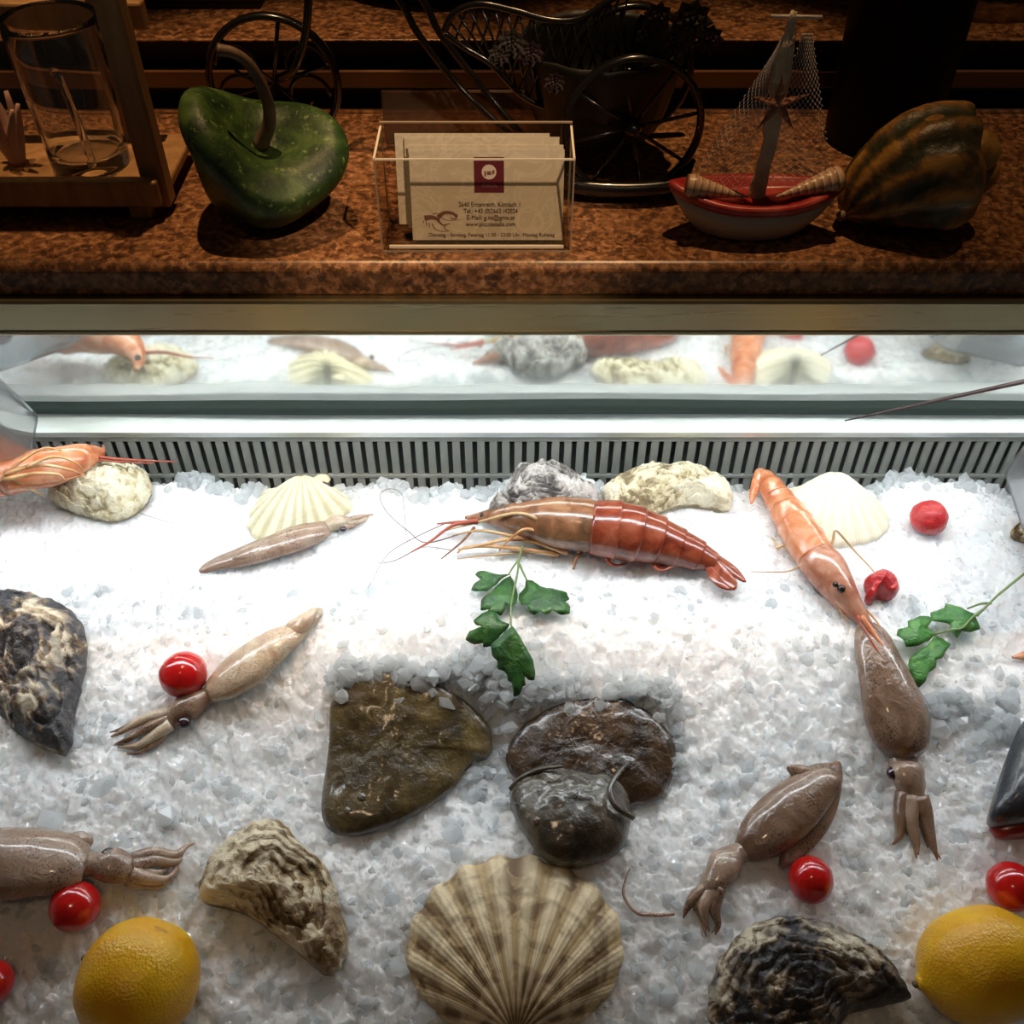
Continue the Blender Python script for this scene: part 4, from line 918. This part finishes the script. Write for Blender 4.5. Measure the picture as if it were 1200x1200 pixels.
# basket body + lattice
bc = PY(705, 70, .580); bc = Vector((bc.x, .582, CT+.040))
lathe('basket', [(0,0),(.030,0),(.036,.004),(.042,.024),(.046,.044),(.043,.044),(.034,.010),(0,.006)], bc - Vector((0,0,.016)), WICKER, tr, 40, None, lambda a, t, r, h: (r*(1+.03*math.cos(24*a)), h))
tube('fender', [PY(640,175,.550), PY(660,212,.535), PY(720,222,.530), PY(790,216,.533), PY(812,188,.548)], [.002,.004,.0045,.004,.002], IRON, tr, 10, k=5, up=(0,1,0))
rim = [PY(520,38,.565), PY(532,16,.563), PY(560,5,.560), PY(600,12,.556), PY(645,24,.553), PY(680,22,.553), PY(712,2,.556), PY(740,-20,.56)]
low = [PY(520,38,.565), PY(545,56,.565), PY(572,72,.563), PY(590,90,.562), PY(612,112,.56), PY(640,125,.56), PY(690,128,.56), PY(735,110,.56)]
tube('basket_rim', rim, .0019, IRON, tr, 10, k=6, up=(0,1,0)); tube('basket_rim', low, .0017, IRON, tr, 10, k=6, up=(0,1,0))
A_r = resample(cat_rom(rim, 6), 17); B_r = resample(cat_rom(low, 6), 17)
for i in range(1, 15):
    tube('lattice_wire', [A_r[i], B_r[min(16, i+2)]], .0007, IRON, tr, 6, k=1, up=(0,1,0)); tube('lattice_wire', [A_r[min(16, i+2)], B_r[i]], .0007, IRON, tr, 6, k=1, up=(0,1,0))
def flower(px, py, y, r, m, par):
    c = PY(px, py, y); V = []; F = []; n = 9
    for ring_, (rad, lift) in enumerate(((1, 0), (.65, .25), (.35, .4))):
        for k in range(n - ring_*2):
            a = 2*math.pi*(k + ring_*.5)/(n - ring_*2); d = Vector((math.cos(a), -.5, math.sin(a))).normalized(); s = d.cross(Vector((0,1,0))).normalized()
            b = len(V); o_ = c + Vector((0, -lift*r, 0))
            V += [o_, o_ + d*r*rad*.6 + s*r*rad*.3, o_ + d*r*rad, o_ + d*r*rad*.6 - s*r*rad*.3, o_ + d*r*rad*.55 + Vector((0, -.1*r, 0))]; F += [(b,b+1,b+4),(b+1,b+2,b+4),(b+2,b+3,b+4),(b+3,b,b+4),(b,b+3,b+2,b+1)]
    mk('flower', V, F, m, par, False)
for px, py, r, m in ((808,22,.013,PETAL),(790,48,.009,PETAL),(600,48,.009,PETAL),(622,60,.008,PETAL_R),(585,62,.007,PETAL),(830,44,.009,PETAL_R),(770,18,.009,PETAL_R),(650,95,.007,PETAL_R),(760,40,.008,PETAL)): flower(px, py, .545, r, m, tr)
# smoked sign holder behind the cards
a = PY(446, 106, .600); b = PY(654, 106, .600); sp = thing('acrylic_stand', 'smoked acrylic panel standing upright behind the business card holder', 'stand', ((a.x+b.x)/2, .600, CT))
box('panel', (a.x, b.x, .599, .602, CT+.002, a.z), SMOKE, sp, .001); box('base', (a.x+.01, b.x-.01, .594, .620, CT, CT+.002), SMOKE, sp, .0005)
# card holder
h0 = PZ(448, 301, CT); h1 = PZ(669, 301, CT); x0, x1 = h0.x, h1.x; yF, yB = .4790, .5160; zt = .3670
x0 = (446-600)/1200*.533; x1 = (670-600)/1200*.533
ch = thing('card_holder', 'clear acrylic business card holder on the counter edge', 'card holder', ((x0+x1)/2, .497, CT)); w = .0022
box('front_wall', (x0, x1, yF, yF+w, CT, zt-.001), ACRYL, ch, .0006); box('back_wall', (x0, x1, yB-w, yB, CT, zt+.002), ACRYL, ch, .0006)
box('side_wall', (x0, x0+w, yF+w, yB-w, CT, zt), ACRYL, ch, .0006); box('side_wall', (x1-w, x1, yF+w, yB-w, CT, zt), ACRYL, ch, .0006)
box('base', (x0+w, x1-w, yF+w, yB-w, CT, CT+.003), ACRYL, ch, .0004)
box('painted_glint', (x0, x1, yF-.0001, yF+.0009, zt-.0012, zt-.0004), EDGE, ch, 0, label='pale strip painting the light along the rim'); box('painted_glint', (x1-.0010, x1+.0001, yF, yB, zt-.0008, zt+.0001), EDGE, ch, 0)  # added strips paint bright highlight lines on the holder rim and base
box('painted_glint', (x0-.0001, x0+.0010, yF, yB, zt-.0008, zt+.0001), EDGE, ch, 0); box('painted_glint', (x0+.004, x1-.004, yF-.0002, yF+.0012, CT+.0022, CT+.0036), EDGE, ch, 0)
EDGE_GLOW_DIM = mat('acrylic_edge_glow_dim', (.34,.26,.18), .3)  # darker copy, paints the fainter light on corners, back rim and foot
for ex_ in (x0-.0001, x1-.0007):
    box('painted_glint', (ex_, ex_+.0008, yF-.0001, yF+.0007, CT+.0006, zt-.0012), EDGE_GLOW_DIM, ch, 0); box('painted_glint', (ex_, ex_+.0008, yB-.0007, yB+.0001, CT+.0006, zt-.0008), EDGE_GLOW_DIM, ch, 0)
box('painted_glint', (x0, x1, yB-.0012, yB+.0001, zt+.0014, zt+.0021), EDGE_GLOW_DIM, ch, 0); box('painted_glint', (x0, x1, yF-.0003, yF+.0005, CT, CT+.0007), EDGE_GLOW_DIM, ch, 0)
CW, CH = .0790, .0462
def card(label, xl, y, zb, tilt, group=None):
    t = thing('business_card', label, 'card', (xl + CW/2, y, zb), group)
    t.rotation_euler = (-tilt, 0, 0)
    v, f = boxv(-CW/2, CW/2, 0, .0004, 0, CH); me = bpy.data.meshes.new('paper'); me.from_pydata(v.tolist(), [], f); me.materials.append(CARD)
    o = bpy.data.objects.new('paper', me); COL.objects.link(o); o.parent = t; return t
cx0 = (481-600)/1200*.528
c1_ = card('front business card printed with an address and a maroon logo', cx0, .4850, CT+.0035, .24)
card('second business card, peeking out just behind the front card', cx0-.0005, .4880, CT+.0045, .24)
card('third business card, topped by a bare pale edge behind the second', cx0-.0025, .4915, CT+.0070, .24)
card('rearmost business card, shifted left of the others', cx0-.0075, .4935, CT+.0080, .24)
def print_mesh(name, V, F, m, lift=.0001):
    me = bpy.data.meshes.new(name); me.from_pydata([(x - CW/2, -lift, z) for x, z in V], [], F); me.materials.append(m)
    o = bpy.data.objects.new(name, me); COL.objects.link(o); o.parent = c1_; return o
def text(name, s, x, z, size, m, align='CENTER', lift=.0003, sx=1):
    cu = bpy.data.curves.new(name, 'FONT'); cu.body = s; cu.size = size; cu.align_x = align; cu.extrude = .00003
    to = bpy.data.objects.new(name + '_src', cu); COL.objects.link(to); bpy.context.view_layer.update()
    me = bpy.data.meshes.new_from_object(to.evaluated_get(bpy.context.evaluated_depsgraph_get())); bpy.data.objects.remove(to)
    w_ = [v.co.x for v in me.vertices]; k = sx / (max(w_)-min(w_)) if sx != 1 else 1
    for v in me.vertices: x_, y_, z_ = v.co; v.co = (x_*k + x - CW/2, -lift - z_, y_ + z)
    me.materials.clear(); me.materials.append(m); o = bpy.data.objects.new(name, me); COL.objects.link(o); o.parent = c1_; return o
px2 = CW/180.0            # card units per photograph pixel
def X(px): return (px - 481)*px2
def Z(py): return CH*(292 - py)/115.0
text('address_text', '2640 Enzenreith, Köttlach 1', X(574), Z(248), .0034, INK, sx=X(611)-X(538))
text('phone_text', 'Tel.: +43 (0)2662 /42024', X(575), Z(256.5), .0034, INK, sx=X(607)-X(543))
text('mail_text', 'E-Mail: g.its@gmx.at', X(575), Z(265), .0034, INK, sx=X(604)-X(547))
text('web_text', 'www.piccolaitalia.com', X(575), Z(273.5), .0034, INK, sx=X(605)-X(546))
text('hours_text', 'Dienstag - Sonntag, Feiertag 11:30 - 23:00 Uhr, Montag Ruhetag', X(576), Z(287), .0028, INK, sx=X(652)-X(501))
print_mesh('logo_panel', [(X(556), Z(230.5)), (X(591), Z(230.5)), (X(591), Z(186)), (X(556), Z(186))], [(0,1,2,3)], MAROON)
rr_ = X(582.5)-X(574); print_mesh('logo_disc', [(X(573.5)+rr_*math.cos(i*math.pi/16), Z(204.5)+rr_*math.sin(i*math.pi/16)) for i in range(32)], [tuple(range(32))], WHITEP, .0002)
print_mesh('logo_mark', [(X(568),Z(210)),(X(570),Z(210)),(X(570),Z(203)),(X(568),Z(203.5)),(X(571),Z(208)),(X(576),Z(208)),(X(576),Z(203.5)),(X(571),Z(203.5)),(X(577),Z(208)),(X(580),Z(206)),(X(580),Z(202)),(X(577),Z(202.5))], [(0,1,2,3),(4,5,6,7),(8,9,10,11)], SEPIA, .0003)
text('logo_text', 'ITALIA', X(574), Z(223.5), .0026, MAUVE, sx=X(582)-X(565))
def ribbon(L, w):
    V = []; F = []; L = cat_rom([(X(a), 0, Z(b)) for a, b in L], 4)
    for i, p in enumerate(L):
        t = L[min(i+1, len(L)-1)] - L[max(i-1, 0)]; n_v = np.array([-t[2], 0, t[0]]); n_v = n_v/np.linalg.norm(n_v)*w*px2*(1-.6*i/len(L)); V += [(p[0]+n_v[0], p[2]+n_v[2]), (p[0]-n_v[0], p[2]-n_v[2])]
    return V, [(2*i, 2*i+1, 2*i+3, 2*i+2) for i in range(len(L)-1)]
V = []; F = []
for L, wd in (([(496,263),(506,262),(514,266)], 3.2), ([(512,262),(520,256),(530,257),(535,262)], 2.6), ([(506,258),(512,257),(518,264),(526,266),(540,265)], .5), ([(505,270),(508,277),(514,280),(524,280)], .6),
              ([(512,266),(518,272),(526,270)], 1.2), ([(520,272),(520,277),(525,280)], .6), ([(498,268),(498,273)], .6), ([(501,269),(502,275)], .6), ([(495,266),(494,270)], .6), ([(535,258),(533,264),(526,263)], .8)):
    a_, b_ = ribbon(L, wd); F += [tuple(i + len(V) for i in q) for q in b_]; V += a_
print_mesh('crustacean_drawing', V, F, SEPIA, .00015)
# model boat
yb = .500; hb = PZ(880, 276, CT); bx = PY(883, 240, yb).x
bt = thing('model_boat', 'small white and red wooden fishing boat with net sails', 'boat', (bx, yb, CT))
Lh = .0455; Wd = .0190; Hh = .0245
def hull_ring(z, kx, ky, n=40):
    out = []
    for i in range(n):
        a = 2*math.pi*i/n; c_, s_ = math.cos(a), math.sin(a); x = math.copysign(abs(c_)**.92, c_)*Lh*kx; y = s_*Wd*ky*(1 - .55*abs(c_)**3)
        out.append((bx + x, yb + y, CT + z + .006*(abs(c_)**2.2)*(z/Hh)))
    return out
def rings(name, R, m, par, cap0=True, cap1=True):
    n = len(R[0]); V = [p for r in R for p in r]; F = [(i*n+j, i*n+(j+1) % n, (i+1)*n+(j+1) % n, (i+1)*n+j) for i in range(len(R)-1) for j in range(n)]
    if cap0: F.append(tuple(range(n))[::-1])
    if cap1: F.append(tuple((len(R)-1)*n + j for j in range(n)))
    return mk(name, V, F, m, par, True)
rings('hull', [hull_ring(0, .55, .5), hull_ring(.002, .64, .66), hull_ring(.008, .80, .84), hull_ring(.0185, .97, .98)], HULLW, bt)
rings('gunwale', [hull_ring(.0185, .972, .985), hull_ring(.021, 1.02, 1.03), hull_ring(.0235, 1.02, 1.03), hull_ring(.0235, .90, .80), hull_ring(.0195, .88, .78)], HULLR, bt)
mb = Vector((bx, yb-.001, CT+.0195)); mt_ = PY(931, 12, yb-.001)
tube('mast', [mb, mb + (mt_-mb)*.3 + Vector((.0010,0,0)), mb + (mt_-mb)*.7, mt_], [.0046,.0038,.0044,.0018], TWINE, bt, 14, k=8, nz=.0008, nf=220, up=(0,1,0))
y1 = PY(903, 19, yb-.001); y2 = PY(963, 20, yb-.001); tube('crossbar', [y1, y2], .0009, HULLW, bt, 8, k=2, up=(0,0,1))
cb = PY(930, 20, yb-.001)
def net(A, B, C, D, nu, nv, sag):
    """diamond mesh between edge A->B and edge C->D"""
    A, B, C, D = [np.array(tuple(p)) for p in (A, B, C, D)]
    def pt(u, v): 
        p = (A*(1-v)+B*v)*(1-u) + (C*(1-v)+D*v)*u; p = p + np.array((0, -1, 0))*sag*math.sin(math.pi*u)*math.sin(math.pi*v); return p
    G = []
    for i in range(nu+1):
        for j in range(nv+1):
            if (i+j) % 2: continue
            p = pt(i/nu, j/nv)
            for di in (1, -1):
                if 0 <= i+di <= nu and j+1 <= nv: v_, f_, _ = tube_geo([p, pt((i+di)/nu, (j+1)/nv)], .00016, 3, k=1); G.append((v_, f_))
            s_ = .00042; G.append((p + np.array([(s_,0,0),(-s_,0,0),(0,s_,0),(0,-s_,0),(0,0,s_),(0,0,-s_)]), [(0,2,4),(2,1,4),(1,3,4),(3,0,4),(2,0,5),(1,2,5),(3,1,5),(0,3,5)]))
    v_, f_ = join(G); return mk('net', v_, f_, NETM, bt, False, kind='stuff')
net(PY(940,40,yb), PY(884,212,yb-.002), PY(952,40,yb+.004), PY(976,214,yb+.006), 16, 44, .004)
net(PY(918,40,yb), PY(872,222,yb-.004), PY(908,60,yb), PY(798,222,yb+.002), 16, 40, .005)
def star(c, r, m, par):
    V = [c + Vector((0, -.0028, 0)), c + Vector((0, .002, 0))]; n = 10; F = []
    for i in range(n):
        a = math.pi*i/5 + .35; q = r if i % 2 == 0 else r*.26; V.append(c + Vector((q*math.cos(a), -.0005, q*math.sin(a))))
    for i in range(n): F += [(0, 2+i, 2+(i+1) % n), (1, 2+(i+1) % n, 2+i)]
    return mk('starfish', V, F, m, par, False)
s_ = star(PY(912, 122, yb-.007), .0155, STAR, None); tag(s_, 'small brown starfish hung on the mast of the model boat', 'starfish')
def shell(a, b, r, lab):
    a, b = Vector(a), Vector(b); P = [a + (b-a)*t for t in np.linspace(0, 1, 10)]
    R = [r*(.75 if i == 0 else 1-.92*i/9) for i in range(10)]
    o_ = tube('spiral_shell', P, R, SHELL, None, 16, 1, 5, fn=lambda an, t: 1 + .10*abs(math.sin(t*28 + an*.5))); tag(o_, lab, 'shell'); return o_
zs = CT + .0305
shell((bx-.0385, yb-.006, zs), (bx-.006, yb-.010, CT+.0255), .0062, 'pale spiral shell on the left deck of the model boat')
shell((bx+.0425, yb-.002, zs+.002), (bx+.008, yb-.010, CT+.0255), .0068, 'brown spiral shell on the right deck of the model boat')
# squash
pk = thing('squash', 'knobbly orange and green striped squash at the right end of the counter', 'squash', PZ(1085, 262, CT))
pl_ = [PY(990,250,.500), PY(1000,242,.502), PY(1028,226,.505), PY(1062,214,.508), PY(1092,206,.510), PY(1118,202,.510), PY(1138,200,.510), PY(1150,200,.510)]
tr_ = [.003,.011,.0225,.0300,.0330,.0315,.0225,.004]
for i, p in enumerate(pl_): p.z = max(p.z, CT + tr_[i]*.93 + .0006)
vv, ff_, aa = tube_geo(pl_, tr_, 80, .95, 8, fn=lambda a_, t: 1 + .045*math.cos(10*a_)*math.sin(math.pi*min(1, t*1.05)) + .05*math.cos(3*a_+1)*t)
bmp = fbm(vv*55, 2, 3)*.0016; cen = vv.mean(0); dirv = vv - cen; dirv /= np.linalg.norm(dirv, axis=1)[:, None]; vv = vv + dirv*bmp[:, None]
vv[:, 2] = np.maximum(vv[:, 2], CT + .0002); mk('body', vv, ff_, PUMPKIN, pk, True, aa)
for px_, py_, r_ in ((1138,178,.014),(1118,165,.014),(1143,205,.012),(1098,160,.012)):
    p = PY(px_, py_, .505); ball('knob', p, r_, PUMPKIN, pk, (1,1,.85), .10, 2, 20, int(px_))
tube('stem', [PY(994,249,.501), PY(988,252,.499), PY(983,254,.498)], [.0032,.0028,.0026], GSTEM, pk, 10)
# tall vase
vx = PY(1040, 100, .618); vc = (vx.x, .612, CT)
vs_ = thing('black_vase', 'tall plain black vase standing behind the boat and squash', 'vase', vc)
lathe('body', [(0,0),(.030,0),(.0325,.003),(.0335,.05),(.0340,.10),(.0345,.15),(.0345,.20),(.031,.20),(.030,.10),(.028,.006),(0,.005)], vc, VASE, vs_, 48)
lathe('rim', [(.0345,.198),(.0360,.201),(.0350,.204),(.0310,.203),(.0310,.200)], vc, VASE, vs_, 48, sm=2)
# things on the rear shelf
rb = thing('shallow_tray', 'shallow dark tray on the rear granite shelf behind the lantern', 'tray', (-.20, .75, .361))
box('tray_base', (-.245, -.163, .700, .80, .3612, .365), WICKER, rb, .001); box('tray_wall', (-.245, -.163, .700, .704, .365, .379), WICKER, rb, .001)
box('tray_wall', (-.245, -.163, .796, .80, .365, .379), WICKER, rb, .001); box('tray_wall', (-.245, -.241, .704, .796, .365, .379), WICKER, rb, .001); box('tray_wall', (-.167, -.163, .704, .796, .365, .379), WICKER, rb, .001)
bp = PZ(1180, 28, .3615); bwl = thing('glass_bowl', 'dim glass bowl on the rear shelf at the top right corner', 'bowl', (bp.x, bp.y+.03, .3612))
lathe('body', [(0,0),(.022,0),(.034,.008),(.042,.025),(.045,.05),(.043,.05),(.040,.025),(.031,.010),(0,.003)], (bp.x, bp.y+.045, .3612), GLASS, bwl, 40)
pot = thing('iron_pot', 'black round pot on the rear shelf above the card holder', 'pot', (-.055, .765, .3612))
lathe('body', [(0,0),(.055,0),(.066,.010),(.072,.04),(.070,.07),(.067,.07),(.060,.012),(0,.006)], (-.055, .765, .3612), IRON, pot, 48)
for sx in (-1, 1): tube('handle', [Vector((-.055+sx*.071,.765,.41)), Vector((-.055+sx*.086,.765,.415)), Vector((-.055+sx*.086,.785,.415)), Vector((-.055+sx*.071,.785,.41))], .003, IRON, pot, 10, k=5)
